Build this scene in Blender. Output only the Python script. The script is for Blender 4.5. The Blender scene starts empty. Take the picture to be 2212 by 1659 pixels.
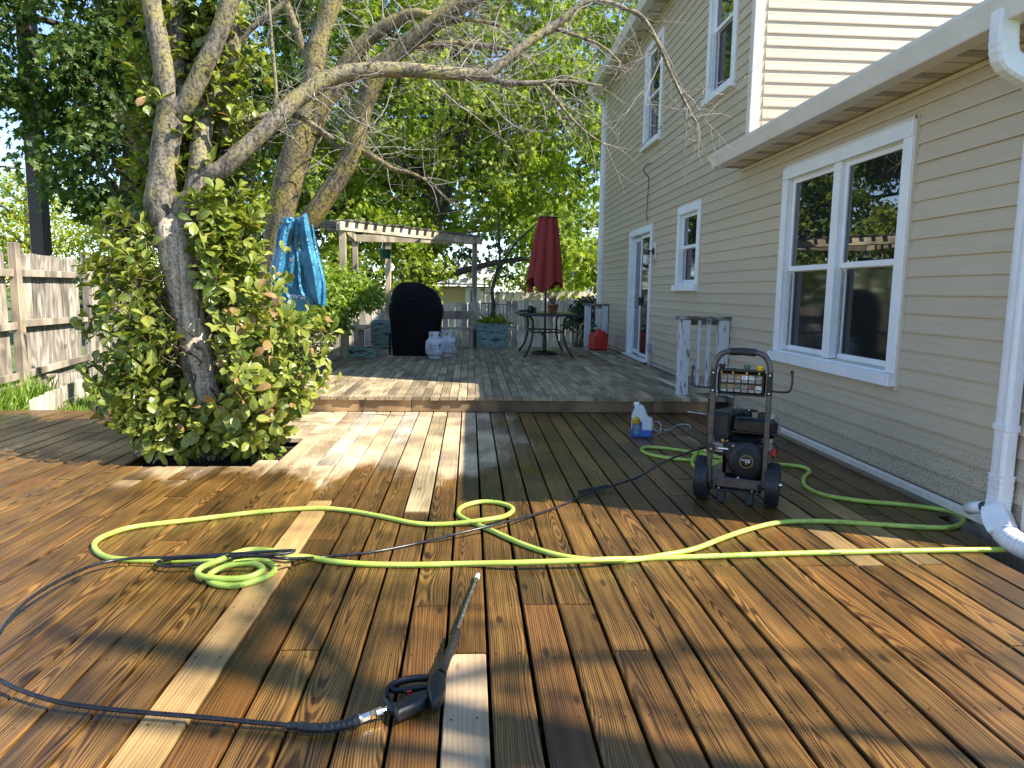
import bpy, bmesh, math, random
import numpy as np
from mathutils import Vector, Matrix
from math import sin, cos, pi, radians, sqrt, atan2
random.seed(7); rng = np.random.default_rng(11)
sc = bpy.context.scene
C = sc.collection

# ------------------------------------------------------------------ camera
FPX, CX, CY, CAMH = 2900/4096*2212, 1106.0, 829.5, 1.30      # photo measured on a 2212 x 1659 copy
PSI, TH, PHI = radians(3.40), radians(7.31), radians(.85)
def _basis():
    f0 = np.array([sin(PSI), cos(PSI), 0]); r0 = np.array([cos(PSI), -sin(PSI), 0]); z = np.array([0, 0, 1.])
    f = f0*cos(TH)-z*sin(TH); u = z*cos(TH)+f0*sin(TH)
    return cos(PHI)*r0+sin(PHI)*u, -sin(PHI)*r0+cos(PHI)*u, f
RB, UB, FB = _basis()
CAMP = np.array([0, 0, CAMH])
cd = bpy.data.cameras.new('camera'); cam = bpy.data.objects.new('camera', cd); C.objects.link(cam)
cd.sensor_width = 36; cd.lens = 2900/4096*36; cd.clip_end = 2000; cd.clip_start = .05
cam.matrix_world = Matrix(((RB[0], UB[0], -FB[0], 0), (RB[1], UB[1], -FB[1], 0), (RB[2], UB[2], -FB[2], CAMH), (0, 0, 0, 1)))
sc.camera = cam
# ------------------------------------------------------------------ light
EL, AZT = radians(44.7), .41                       # sun height; shadow runs -X and AZT times +Y
sd = Vector((cos(math.atan(AZT)), -sin(math.atan(AZT)), 0))          # horizontal, towards the sun
sunvec = Vector((sd.x*cos(EL), sd.y*cos(EL), sin(EL)))
w = bpy.data.worlds.new('World'); sc.world = w; w.use_nodes = True
wn = w.node_tree; bg = wn.nodes['Background']
sky = wn.nodes.new('ShaderNodeTexSky'); sky.sky_type = 'NISHITA'; sky.sun_disc = False
sky.sun_elevation = EL; sky.sun_rotation = atan2(sd.x, sd.y); sky.air_density = .8; sky.dust_density = .0; sky.ozone_density = 2.5
wn.links.new(sky.outputs[0], bg.inputs[0]); bg.inputs[1].default_value = .15
sl = bpy.data.lights.new('sun', 'SUN'); sl.energy = 5.0; sl.angle = radians(.53); sl.color = (1, .93, .80)
so = bpy.data.objects.new('sun', sl); C.objects.link(so); so.rotation_euler = sunvec.to_track_quat('Z', 'Y').to_euler(); so.location = (20, -8, 20)
sc.view_settings.view_transform = 'Standard'; sc.view_settings.look = 'None'
sc.cycles.max_bounces = 6; sc.cycles.diffuse_bounces = 3; sc.cycles.glossy_bounces = 3; sc.cycles.transmission_bounces = 3; sc.cycles.caustics_reflective = False; sc.cycles.caustics_refractive = False
sc.view_settings.exposure = 1.25; sc.view_settings.gamma = 1

# ------------------------------------------------------------------ pixel helpers
def ray(x, y): return FB+RB*(x-CX)/FPX-UB*(y-CY)/FPX
def onz(x, y, z=0.): d = ray(x, y); return Vector(CAMP+d*((z-CAMH)/d[2]))
def onx(x, y, X): d = ray(x, y); return Vector(CAMP+d*(X/d[0]))
def ony(x, y, Y): d = ray(x, y); return Vector(CAMP+d*(Y/d[1]))
def mpp(Y): return Y*1.0/FPX

# ------------------------------------------------------------------ mesh helpers
class MB:
    def __init__(s): s.v = []; s.f = []; s.sm = []
    def add(s, vs, fs, smooth=False):
        o = len(s.v); s.v += [tuple(v) for v in vs]; s.f += [tuple(i+o for i in f) for f in fs]; s.sm += [smooth]*len(fs); return s
    def box(s, c, d, R=None):
        c = Vector(c); hx, hy, hz = d[0]/2, d[1]/2, d[2]/2
        vs = [Vector((x, y, z)) for z in (-hz, hz) for y in (-hy, hy) for x in (-hx, hx)]
        if R is not None: vs = [R @ v for v in vs]
        return s.add([v+c for v in vs], [(0, 2, 3, 1), (4, 5, 7, 6), (0, 1, 5, 4), (2, 6, 7, 3), (1, 3, 7, 5), (0, 4, 6, 2)])
    def bbox(s, c, d, b=.004, R=None):       # chamfered box
        c = Vector(c); h = [d[0]/2, d[1]/2, d[2]/2]; b = min(b, min(h)*.9); vs = []; idx = {}
        for ax in range(3):
            for sx in (-1, 1):
                for sy in (-1, 1):
                    for sz in (-1, 1):
                        sg = (sx, sy, sz); p = [sg[i]*(h[i] if i == ax else h[i]-b) for i in range(3)]
                        idx[(ax, sg)] = len(vs); v = Vector(p); vs.append((R @ v if R is not None else v)+c)
        fs = []
        for ax in range(3):
            o1, o2 = [(1, 2), (2, 0), (0, 1)][ax]
            for sg in (-1, 1):
                q = []
                for a, bb in ((-1, -1), (1, -1), (1, 1), (-1, 1)):
                    t = [0, 0, 0]; t[ax] = sg; t[o1] = a; t[o2] = bb; q.append(idx[(ax, tuple(t))])
                fs.append(q if sg > 0 else q[::-1])
        for ax in range(3):
            o1, o2 = [(1, 2), (2, 0), (0, 1)][ax]
            for a in (-1, 1):
                for bb in (-1, 1):
                    q = []
                    for fx, e in ((o1, -1), (o1, 1), (o2, 1), (o2, -1)):
                        t = [0, 0, 0]; t[ax] = e; t[o1] = a; t[o2] = bb; q.append(idx[(fx, tuple(t))])
                    fs.append(q if a*bb < 0 else q[::-1])
        for sx in (-1, 1):
            for sy in (-1, 1):
                for sz in (-1, 1):
                    t = (sx, sy, sz); q = [idx[(0, t)], idx[(1, t)], idx[(2, t)]]; fs.append(q if sx*sy*sz > 0 else q[::-1])
        return s.add(vs, fs)
    def tube(s, path, rad, n=8, cap=True, smooth=True, prof=None, jit=0):
        P = [Vector(p) for p in path]; m = len(P)
        if not hasattr(rad, '__len__'): rad = [rad]*m
        T = [(P[min(i+1, m-1)]-P[max(i-1, 0)]).normalized() for i in range(m)]
        a = Vector((0, 0, 1)) if abs(T[0].z) < .9 else Vector((1, 0, 0))
        nrm = (a-T[0]*a.dot(T[0])).normalized(); vs = []
        for i in range(m):
            nrm = nrm-T[i]*nrm.dot(T[i])
            nrm = nrm.normalized() if nrm.length > 1e-6 else T[i].orthogonal().normalized()
            bn = T[i].cross(nrm)
            for k in range(n):
                if prof: x, y = prof[k]
                else: x, y = cos(2*pi*k/n), sin(2*pi*k/n)
                r = rad[i]*(1+(random.uniform(-jit, jit) if jit else 0))
                vs.append(P[i]+(nrm*x+bn*y)*r)
        fs = [(i*n+k, i*n+(k+1) % n, (i+1)*n+(k+1) % n, (i+1)*n+k) for i in range(m-1) for k in range(n)]
        s.add(vs, fs, smooth)
        if cap: s.add(vs[:n], [tuple(range(n))[::-1]]); s.add(vs[-n:], [tuple(range(n))])
        return s
    def lathe(s, prof, c=(0, 0, 0), n=16, R=None, smooth=True, cap=True):
        c = Vector(c); vs = []
        for r, z in prof:
            for k in range(n):
                v = Vector((r*cos(2*pi*k/n), r*sin(2*pi*k/n), z)); vs.append((R @ v if R is not None else v)+c)
        m = len(prof)
        s.add(vs, [(i*n+k, i*n+(k+1) % n, (i+1)*n+(k+1) % n, (i+1)*n+k) for i in range(m-1) for k in range(n)], smooth)
        if cap: s.add(vs[:n], [tuple(range(n))[::-1]]); s.add(vs[-n:], [tuple(range(n))])
        return s
    def extr(s, prof, o, ax, ay, az, L):      # polygon in (ax, ay) extruded along az
        o, ax, ay, az = Vector(o), Vector(ax), Vector(ay), Vector(az); n = len(prof)
        a = [o+ax*p[0]+ay*p[1] for p in prof]; b = [v+az*L for v in a]
        flip = ax.cross(ay).dot(az)*L < 0
        fs = [(k, (k+1) % n, n+(k+1) % n, n+k) for k in range(n)]+[tuple(range(n))[::-1], tuple(range(n, 2*n))]
        if flip: fs = [f[::-1] for f in fs]
        return s.add(a+b, fs)
    def mesh(s, name, mat):
        me = bpy.data.meshes.new(name); me.from_pydata(s.v, [], s.f)
        me.polygons.foreach_set('use_smooth', s.sm); me.materials.append(mat); me.update(); return me
    def build(s, name, mat, parent=None, **kw): return link(name, s.mesh(name, mat), parent, **kw)
def link(name, me, parent=None, loc=None, rot=None, **kw):
    o = bpy.data.objects.new(name, me); C.objects.link(o); o.parent = parent
    if loc is not None: o.location = loc
    if rot is not None: o.rotation_euler = rot
    for k, v in kw.items():
        if v is not None: o[{'cat': 'category'}.get(k, k)] = v
    return o
def thing(name, label, cat, loc=(0, 0, 0), rz=0, group=None):
    return link(name, None, None, loc, (0, 0, rz), label=label, cat=cat, group=group)
def struct(name, me, parent=None): return link(name, me, parent, kind='structure')
def catmull(P, per=8, closed=False):
    P = [Vector(p) for p in P]; out = []
    Q = [P[0]*2-P[1]]+P+[P[-1]*2-P[-2]]
    for i in range(1, len(Q)-2):
        p0, p1, p2, p3 = Q[i-1:i+3]
        for k in range(per):
            t = k/per
            out.append(.5*((2*p1)+(p2-p0)*t+(2*p0-5*p1+4*p2-p3)*t*t+(3*p1-p0-3*p2+p3)*t**3))
    return out+[P[-1]]
def catr(R, per=8):
    out = []
    for a, b in zip(R, R[1:]): out += [a+(b-a)*k/per for k in range(per)]
    return out+[R[-1]]
def text(name, body, size, mat, M, parent=None, thick=.0006, fn=None, **kw):
    cu = bpy.data.curves.new('txt', 'FONT'); cu.body = body; cu.size = size; cu.align_x = 'CENTER'; cu.align_y = 'CENTER'; cu.extrude = thick; cu.resolution_u = 2
    t = bpy.data.objects.new('txt', cu); me = bpy.data.meshes.new_from_object(t); bpy.data.objects.remove(t); bpy.data.curves.remove(cu)
    me.name = name
    for v in me.vertices: v.co = fn(v.co) if fn else M @ v.co
    me.materials.clear(); me.materials.append(mat)
    return link(name, me, parent, **kw)

# ------------------------------------------------------------------ materials
def n_(nt, t, ins=None, **at):
    nd = nt.nodes.new('ShaderNode'+t)
    for k, v in at.items(): setattr(nd, k, v)
    for k, v in (ins or {}).items():
        s = nd.inputs[k]
        if isinstance(v, bpy.types.NodeSocket): nt.links.new(v, s)
        else: s.default_value = v
    return nd
def base(name):
    m = bpy.data.materials.new(name); m.use_nodes = True; nt = m.node_tree
    return m, nt, nt.nodes['Principled BSDF']
def math_(nt, op, a, b=0., c=None, clamp=False):
    ins = {0: a, 1: b}
    if c is not None: ins[2] = c
    return n_(nt, 'Math', ins, operation=op, use_clamp=clamp).outputs[0]
def mixc(nt, f, a, b, bt='MIX'):
    nd = n_(nt, 'Mix', None, data_type='RGBA', blend_type=bt)
    for i, v in ((0, f), (6, a), (7, b)):
        if isinstance(v, bpy.types.NodeSocket): nt.links.new(v, nd.inputs[i])
        else: nd.inputs[i].default_value = v if i == 0 or len(v) == 4 else (*v, 1)
    return nd.outputs[2]
def noise(nt, vec, scale, detail=3, rough=.55, dim='3D'):
    return n_(nt, 'TexNoise', {'Vector': vec, 'Scale': scale, 'Detail': detail, 'Roughness': rough}, noise_dimensions=dim).outputs[0]
def rmp(nt, v, lo, hi, a=0., b=1.): return n_(nt, 'MapRange', {0: v, 1: lo, 2: hi, 3: a, 4: b}, interpolation_type='SMOOTHSTEP').outputs[0]
def vscale(nt, v, s): return n_(nt, 'VectorMath', {0: v, 1: s}, operation='MULTIPLY').outputs[0]
def vadd(nt, v, s): return n_(nt, 'VectorMath', {0: v, 1: s}, operation='ADD').outputs[0]
def bump(nt, b, h, st=.3, dist=.005):
    nt.links.new(n_(nt, 'Bump', {'Height': h, 'Strength': st, 'Distance': dist}).outputs[0], b.inputs['Normal'])
def setc(nt, b, sock): nt.links.new(sock, b.inputs['Base Color'])
def plain(name, col, rough=.5, metal=0., var=.25, sc_=20, spec=.5, bmp=0., coat=0.):
    m, nt, b = base(name); tc = n_(nt, 'TexCoord').outputs['Object']
    nz = noise(nt, tc, sc_, 4)
    f = rmp(nt, nz, .3, .7, 1-var, 1+var)
    setc(nt, b, mixc(nt, 1., (*col, 1), n_(nt, 'CombineColor', {0: f, 1: f, 2: f}).outputs[0], 'MULTIPLY'))
    nt.links.new(rmp(nt, nz, .3, .7, max(0, rough-.08), min(1, rough+.08)), b.inputs['Roughness'])
    b.inputs['Metallic'].default_value = metal; b.inputs['Specular IOR Level'].default_value = spec
    b.inputs['Coat Weight'].default_value = coat
    if bmp: bump(nt, b, noise(nt, tc, sc_*4, 4), bmp, .004)
    return m
def wood(name, wet, dry=None, ring=.0068, axis=1, zone=False, rough=(.3, .75), tint=.35, contrast=1., bm=.5):
    """plank wood: growth rings cut lengthwise; every plank (object) gets its own pith offset and tone"""
    m, nt, b = base(name); tco = n_(nt, 'TexCoord').outputs['Object']; rd = n_(nt, 'ObjectInfo').outputs['Random']
    wnz = n_(nt, 'TexWhiteNoise', {'W': math_(nt, 'MULTIPLY', rd, 91.7)}, noise_dimensions='1D')
    rgb = n_(nt, 'SeparateColor', {0: wnz.outputs['Color']}).outputs
    sp = n_(nt, 'SeparateXYZ', {0: tco}).outputs
    x, y, z = (sp[0], sp[1], sp[2]) if axis == 1 else (sp[1], sp[0], sp[2]) if axis == 0 else (sp[0], sp[2], sp[1])
    q = n_(nt, 'CombineXYZ', {0: math_(nt, 'MULTIPLY', x, 5.), 1: math_(nt, 'MULTIPLY', y, .8), 2: math_(nt, 'MULTIPLY_ADD', rd, 60., z)}).outputs[0]
    n1 = math_(nt, 'MULTIPLY_ADD', noise(nt, q, 1., 2), .05, -.025)
    q2 = n_(nt, 'CombineXYZ', {0: math_(nt, 'MULTIPLY', rd, 77.), 1: math_(nt, 'MULTIPLY', y, 1.1), 2: 0.}).outputs[0]
    n2 = math_(nt, 'MULTIPLY_ADD', noise(nt, q2, 1., 1), .09, -.035)
    X = math_(nt, 'ADD', math_(nt, 'ADD', x, n1), math_(nt, 'MULTIPLY_ADD', rgb[0], .2, -.1))
    D = math_(nt, 'ADD', math_(nt, 'MULTIPLY_ADD', rgb[1], .07, .01), math_(nt, 'ADD', n2, math_(nt, 'MULTIPLY', y, math_(nt, 'MULTIPLY_ADD', rgb[2], .06, -.03))))
    r = math_(nt, 'SQRT', math_(nt, 'ADD', math_(nt, 'MULTIPLY', X, X), math_(nt, 'MULTIPLY', D, D)))
    qf = n_(nt, 'CombineXYZ', {0: math_(nt, 'MULTIPLY', x, 180.), 1: math_(nt, 'MULTIPLY', y, 6.), 2: rd}).outputs[0]
    fib = noise(nt, qf, 1., 1, .7)
    s = math_(nt, 'SINE', math_(nt, 'MULTIPLY_ADD', fib, 2.2, math_(nt, 'MULTIPLY', r, 2*pi/ring)))
    g = rmp(nt, s, -.6, .7)
    qs = n_(nt, 'CombineXYZ', {0: math_(nt, 'MULTIPLY_ADD', n1, 60., math_(nt, 'MULTIPLY', x, 62.)), 1: math_(nt, 'MULTIPLY', y, 1.3), 2: math_(nt, 'MULTIPLY', rd, 33.)}).outputs[0]
    stk = rmp(nt, noise(nt, qs, 1., 2, .72), .33, .67)
    g = math_(nt, 'MULTIPLY_ADD', g, .52*contrast, math_(nt, 'MULTIPLY_ADD', stk, .42*contrast, math_(nt, 'MULTIPLY_ADD', fib, .4, .25-.25*contrast-.16)), True)
    big = noise(nt, vadd(nt, vscale(nt, q, (.35, 1.6, 1.)), (3., 7., 1.)), 1., 2, .6)
    tone = math_(nt, 'MULTIPLY', rmp(nt, big, .3, .7, .5, 1.4), math_(nt, 'MULTIPLY_ADD', rgb[1], 2*tint, 1-tint))
    kn = n_(nt, 'TexVoronoi', {'Vector': n_(nt, 'CombineXYZ', {0: math_(nt, 'MULTIPLY', x, 6.), 1: math_(nt, 'MULTIPLY', y, 2.2), 2: math_(nt, 'MULTIPLY', rd, 40.)}).outputs[0], 'Scale': 1.}).outputs['Distance']
    knot = rmp(nt, kn, .05, .11, 1., 0.)
    def col(c):
        a = mixc(nt, g, c[0], c[1]); a = mixc(nt, math_(nt, 'MULTIPLY', rmp(nt, math_(nt, 'ADD', rgb[2], math_(nt, 'MULTIPLY', big, .7)), 1.0, 1.4), .5), a, c[2])
        a = mixc(nt, math_(nt, 'MULTIPLY', knot, .75), a, tuple(v*.4 for v in c[0]))
        return mixc(nt, 1., a, n_(nt, 'CombineColor', {0: tone, 1: tone, 2: tone}).outputs[0], 'MULTIPLY')
    c = col(wet); ro = rough[0]
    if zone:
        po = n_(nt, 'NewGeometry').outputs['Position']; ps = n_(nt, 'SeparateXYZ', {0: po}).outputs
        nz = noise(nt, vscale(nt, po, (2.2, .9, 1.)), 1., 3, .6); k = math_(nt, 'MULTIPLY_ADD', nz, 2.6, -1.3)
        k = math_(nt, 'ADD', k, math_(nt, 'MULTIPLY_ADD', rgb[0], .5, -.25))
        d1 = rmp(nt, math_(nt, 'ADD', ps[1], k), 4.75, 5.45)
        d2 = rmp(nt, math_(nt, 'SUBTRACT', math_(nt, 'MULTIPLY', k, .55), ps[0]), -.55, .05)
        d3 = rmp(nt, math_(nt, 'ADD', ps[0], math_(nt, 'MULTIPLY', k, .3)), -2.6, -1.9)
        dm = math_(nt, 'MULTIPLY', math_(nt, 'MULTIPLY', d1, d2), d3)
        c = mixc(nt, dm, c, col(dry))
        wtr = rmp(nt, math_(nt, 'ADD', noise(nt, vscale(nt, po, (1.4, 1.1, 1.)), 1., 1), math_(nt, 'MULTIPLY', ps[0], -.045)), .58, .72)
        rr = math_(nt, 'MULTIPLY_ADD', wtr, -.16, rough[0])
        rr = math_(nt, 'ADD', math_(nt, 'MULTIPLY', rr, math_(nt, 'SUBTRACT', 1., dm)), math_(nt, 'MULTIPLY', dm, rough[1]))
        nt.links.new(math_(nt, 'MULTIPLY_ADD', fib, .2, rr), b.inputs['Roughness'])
    else: nt.links.new(math_(nt, 'MULTIPLY_ADD', fib, .2, ro), b.inputs['Roughness'])
    setc(nt, b, c); bump(nt, b, g, bm, .0016)
    return m
def peel(name, paint, under, amt=.5, axis=2):
    m, nt, b = base(name); tc = n_(nt, 'TexCoord').outputs['Object']; rd = n_(nt, 'ObjectInfo').outputs['Random']
    s = {0: (7., 45., 45.), 1: (45., 7., 45.), 2: (45., 45., 7.)}[axis]
    v = vadd(nt, vscale(nt, tc, s), n_(nt, 'CombineXYZ', {0: math_(nt, 'MULTIPLY', rd, 50.)}).outputs[0])
    a = noise(nt, v, 1., 5, .65); f = rmp(nt, a, amt-.03, amt+.03)
    gr = noise(nt, vscale(nt, v, (4., 4., 4.)), 1., 3)
    u = mixc(nt, gr, tuple(c*.45 for c in under), under)
    setc(nt, b, mixc(nt, f, mixc(nt, gr, tuple(c*.82 for c in paint), paint), u)); b.inputs['Roughness'].default_value = .7
    bump(nt, b, math_(nt, 'SUBTRACT', math_(nt, 'MULTIPLY', gr, .3), f), .5, .003)
    return m
def leafmat(name, a, b_, c=None, trans=.45, rough=.45):
    m = bpy.data.materials.new(name); m.use_nodes = True; nt = m.node_tree; nt.nodes.clear()
    at = n_(nt, 'Attribute', None, attribute_name='rnd').outputs['Fac']
    col = mixc(nt, rmp(nt, at, 0., .8), a, b_)
    if c: col = mixc(nt, rmp(nt, at, .97, .995), col, c)
    d = n_(nt, 'BsdfPrincipled', {'Base Color': col, 'Roughness': rough})
    tcol = mixc(nt, 1., col, (1.25, 1.35, .55), 'MULTIPLY')
    t = n_(nt, 'BsdfTranslucent', {'Color': tcol})
    mx = n_(nt, 'MixShader', {0: trans, 1: d.outputs[0], 2: t.outputs[0]}); o = n_(nt, 'OutputMaterial', {0: mx.outputs[0]})
    return m
def barkmat(name, a, b_, lich, amt=.55, sc_=9., stretch=.25):
    m, nt, b = base(name); tc = n_(nt, 'TexCoord').outputs['Object']
    v = vscale(nt, tc, (1., 1., stretch)); n1 = noise(nt, v, sc_*3, 6, .7); n2 = noise(nt, tc, sc_*.5, 4, .6); n3 = noise(nt, tc, sc_*5, 3)
    c = mixc(nt, rmp(nt, math_(nt, 'MULTIPLY_ADD', n3, .4, math_(nt, 'MULTIPLY', n1, .6)), .38, .62), a, b_); c = mixc(nt, math_(nt, 'MULTIPLY', rmp(nt, n2, amt-.1, amt+.12), rmp(nt, n3, .38, .55)), c, lich)
    setc(nt, b, c); b.inputs['Roughness'].default_value = .85; bump(nt, b, math_(nt, 'ADD', n1, math_(nt, 'MULTIPLY', n3, .5)), .8, .012)
    return m
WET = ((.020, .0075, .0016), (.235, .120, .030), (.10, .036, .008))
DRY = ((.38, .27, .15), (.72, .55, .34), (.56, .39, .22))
M = {}
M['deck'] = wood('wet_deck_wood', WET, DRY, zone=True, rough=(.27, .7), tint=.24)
M['deck_up'] = wood('weathered_deck_wood', ((.15, .11, .062), (.47, .37, .23), (.29, .21, .12)), ring=.007, rough=(.6, .75), tint=.28)
M['new_yellow'] = wood('new_yellow_pine', ((.28, .15, .05), (.47, .315, .125), (.40, .19, .06)), ring=.011, rough=(.45, .5), tint=.06, contrast=.85, bm=.15)
M['new_white'] = wood('new_white_pine', ((.40, .27, .15), (.54, .395, .24), (.48, .33, .19)), ring=.014, rough=(.5, .5), tint=.05, contrast=.7, bm=.1)
M['pale'] = wood('pale_dry_pine', ((.33, .245, .115), (.56, .45, .265), (.44, .34, .19)), ring=.014, rough=(.6, .6), tint=.08, contrast=.9, bm=.15)
M['fascia'] = wood('fascia_wood', ((.12, .075, .035), (.36, .23, .115), (.22, .12, .05)), ring=.016, axis=0, rough=(.55, .6), tint=.1)
M['fence'] = wood('grey_fence_wood', ((.17, .145, .118), (.46, .405, .335), (.40, .28, .15)), ring=.016, axis=2, rough=(.8, .8), tint=.2)
M['fence_tan'] = wood('tan_fence_wood', ((.42, .35, .265), (.74, .645, .52), (.62, .48, .32)), ring=.016, axis=2, rough=(.8, .8), tint=.18)
M['pergola'] = wood('pergola_wood', ((.20, .165, .12), (.56, .47, .35), (.40, .32, .2)), ring=.014, axis=2, rough=(.8, .8), tint=.12)
M['pergola_h'] = wood('pergola_beam_wood', ((.38, .31, .2), (.74, .64, .45), (.6, .48, .3)), ring=.014, axis=0, rough=(.8, .8), tint=.1)
M['pergola_d'] = wood('dark_slat_wood', ((.06, .05, .042), (.20, .17, .14), (.12, .1, .08)), ring=.014, axis=0, rough=(.8, .8), tint=.2)
M['bench'] = wood('bench_wood', ((.17, .14, .105), (.42, .36, .28), (.3, .24, .17)), ring=.012, axis=0, rough=(.8, .8), tint=.12)
M['teal'] = peel('peeling_teal_paint', (.21, .34, .285), (.05, .042, .034), .56, 0)
M['white_peel'] = peel('peeling_white_paint', (.66, .68, .72), (.10, .085, .07), .60, 2)
M['white_peel_h'] = peel('worn_white_rail', (.45, .45, .45), (.14, .125, .105), .45, 0)
M['trim'] = plain('white_trim', (.80, .81, .83), .42, var=.04, sc_=6)
M['gutter'] = plain('gutter_enamel', (.70, .665, .62), .35, var=.05, sc_=4)
M['spout'] = plain('white_downspout', (.78, .78, .80), .35, var=.04, sc_=9)
M['soffit'] = plain('soffit_cream', (.62, .56, .46), .5, var=.06)
M['soffit_v'] = plain('soffit_vent', (.34, .31, .26), .6, var=.5, sc_=160)
M['tanpost'] = plain('corner_post', (.66, .60, .52), .45, var=.05)
M['dark'] = plain('dark_void', (.012, .011, .01), .9)
M['black'] = plain('black_plastic', (.013, .0125, .012), .46, var=.2, sc_=60, bmp=.06)
M['rubber'] = plain('black_rubber', (.016, .017, .019), .5, var=.3, sc_=40, bmp=.15)
M['blackhose'] = plain('black_hose', (.018, .018, .022), .32, var=.35, sc_=50)
M['gloss'] = plain('gloss_black', (.006, .006, .006), .12, var=.1, coat=.6)
M['steel'] = plain('steel', (.62, .62, .6), .22, 1., var=.15)
M['dull_steel'] = plain('dull_steel', (.42, .42, .40), .42, 1., var=.35, sc_=80)
M['brass'] = plain('brass', (.72, .52, .22), .25, 1., var=.12)
M['frame'] = plain('grey_metal_frame', (.085, .08, .078), .3, .55, var=.15, coat=.3)
M['tablemetal'] = plain('dark_bronze_metal', (.022, .02, .02), .4, .3)
M['red'] = plain('red_plastic', (.55, .022, .012), .38, var=.12, sc_=12)
M['umb'] = plain('red_umbrella_cloth', (.27, .032, .026), .85, var=.14, sc_=9, bmp=.15)
M['terra'] = plain('terracotta', (.36, .13, .07), .75, var=.2)
M['canvas'] = plain('black_cover_cloth', (.004, .0042, .006), .75, var=.3, sc_=7, bmp=.1, spec=.15)
M['blue'] = plain('blue_vinyl', (.045, .21, .35), .34, var=.25, sc_=7, bmp=.0)
_nt = M['blue'].node_tree; _b = _nt.nodes['Principled BSDF']; _tc = n_(_nt, 'TexCoord').outputs['Object']
bump(_nt, _b, math_(_nt, 'MULTIPLY_ADD', noise(_nt, vscale(_nt, _tc, (1.6, 1., .7)), 9., 3, .6), 2., noise(_nt, _tc, 30., 2)), .9, .02)
M['white'] = plain('white_print', (.8, .8, .8), .5, var=.03)
M['ink'] = plain('black_print', (.01, .012, .01), .6, var=.1)
M['gold'] = plain('gold_print', (.55, .36, .08), .45, var=.1)
M['yellow'] = plain('yellow_plastic', (.75, .45, .01), .4, var=.1)
M['green'] = plain('green_plastic', (.035, .13, .075), .4, var=.1)
M['tank'] = plain('tank_enamel', (.56, .58, .62), .4, var=.14, sc_=12)
M['tanklabel'] = plain('tank_label', (.50, .54, .62), .5, var=.5, sc_=70)
M['labelblue'] = plain('blue_label', (.03, .10, .30), .45, var=.2)
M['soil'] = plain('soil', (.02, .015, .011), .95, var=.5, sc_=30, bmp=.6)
M['grey'] = plain('grey_box', (.30, .31, .32), .5)
M['stem'] = plain('green_stem', (.06, .10, .025), .6)
M['twig'] = plain('grey_twig', (.30, .26, .225), .8, var=.3, sc_=30)
M['twig_d'] = plain('brown_twig', (.10, .07, .05), .8, var=.3, sc_=30)
M['shingle'] = plain('grey_shingle', (.46, .46, .47), .9, var=.25, sc_=30)
M['shedwall'] = plain('tan_shed_wall', (.62, .47, .27), .8, var=.08)
M['nbwall'] = plain('green_grey_siding', (.30, .34, .31), .7, var=.08)
M['pole'] = plain('dark_brown_steel', (.045, .026, .02), .5, var=.2)
M['lampgrey'] = plain('lamp_grey', (.5, .5, .5), .5)
M['bulb'] = plain('clear_bulb', (.7, .7, .66), .15)
M['leaf_mag'] = leafmat('magnolia_leaf', (.085, .135, .016), (.31, .335, .06), (.36, .20, .09), .36, .36)
M['leaf_maple'] = leafmat('maple_leaf', (.12, .19, .014), (.32, .38, .035), None, .52)
M['leaf_maple_d'] = leafmat('dark_maple_leaf', (.035, .075, .010), (.11, .16, .022), None, .42)
M['leaf_bush'] = leafmat('bush_leaf', (.12, .21, .025), (.29, .37, .055), None, .45)
M['leaf_locust'] = leafmat('locust_leaf', (.25, .31, .03), (.46, .48, .07), None, .5)
M['leaf_dark'] = leafmat('evergreen_leaf', (.018, .04, .012), (.05, .085, .025), None, .25)
M['grass'] = leafmat('grass_blade', (.10, .20, .02), (.28, .40, .06), None, .4)
M['bark'] = barkmat('grey_bark', (.05, .04, .03), (.27, .23, .18), (.28, .24, .085), .52)
M['bark2'] = barkmat('mossy_bark', (.045, .035, .024), (.23, .185, .12), (.28, .225, .05), .5)
M['bark_d'] = barkmat('dark_bark', (.03, .026, .022), (.09, .075, .06), (.10, .09, .06), .6, 4.)
M['bare'] = barkmat('bare_trunk_wood', (.24, .165, .105), (.74, .63, .51), (.56, .37, .22), .6, 10., .05)
def hosemat():
    m, nt, b = base('lime_hose'); tc = n_(nt, 'TexCoord').outputs['Object']
    a = noise(nt, tc, 130., 4, .7); w_ = noise(nt, tc, 3.2, 3)
    f = math_(nt, 'MULTIPLY', rmp(nt, a, .56, .62), rmp(nt, w_, .46, .62))
    c = mixc(nt, rmp(nt, noise(nt, tc, 9., 3), .3, .7), (.37, .50, .07), (.48, .60, .12))
    setc(nt, b, mixc(nt, f, c, (.05, .065, .02))); b.inputs['Roughness'].default_value = .42
    return m
M['hose'] = hosemat()
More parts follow.
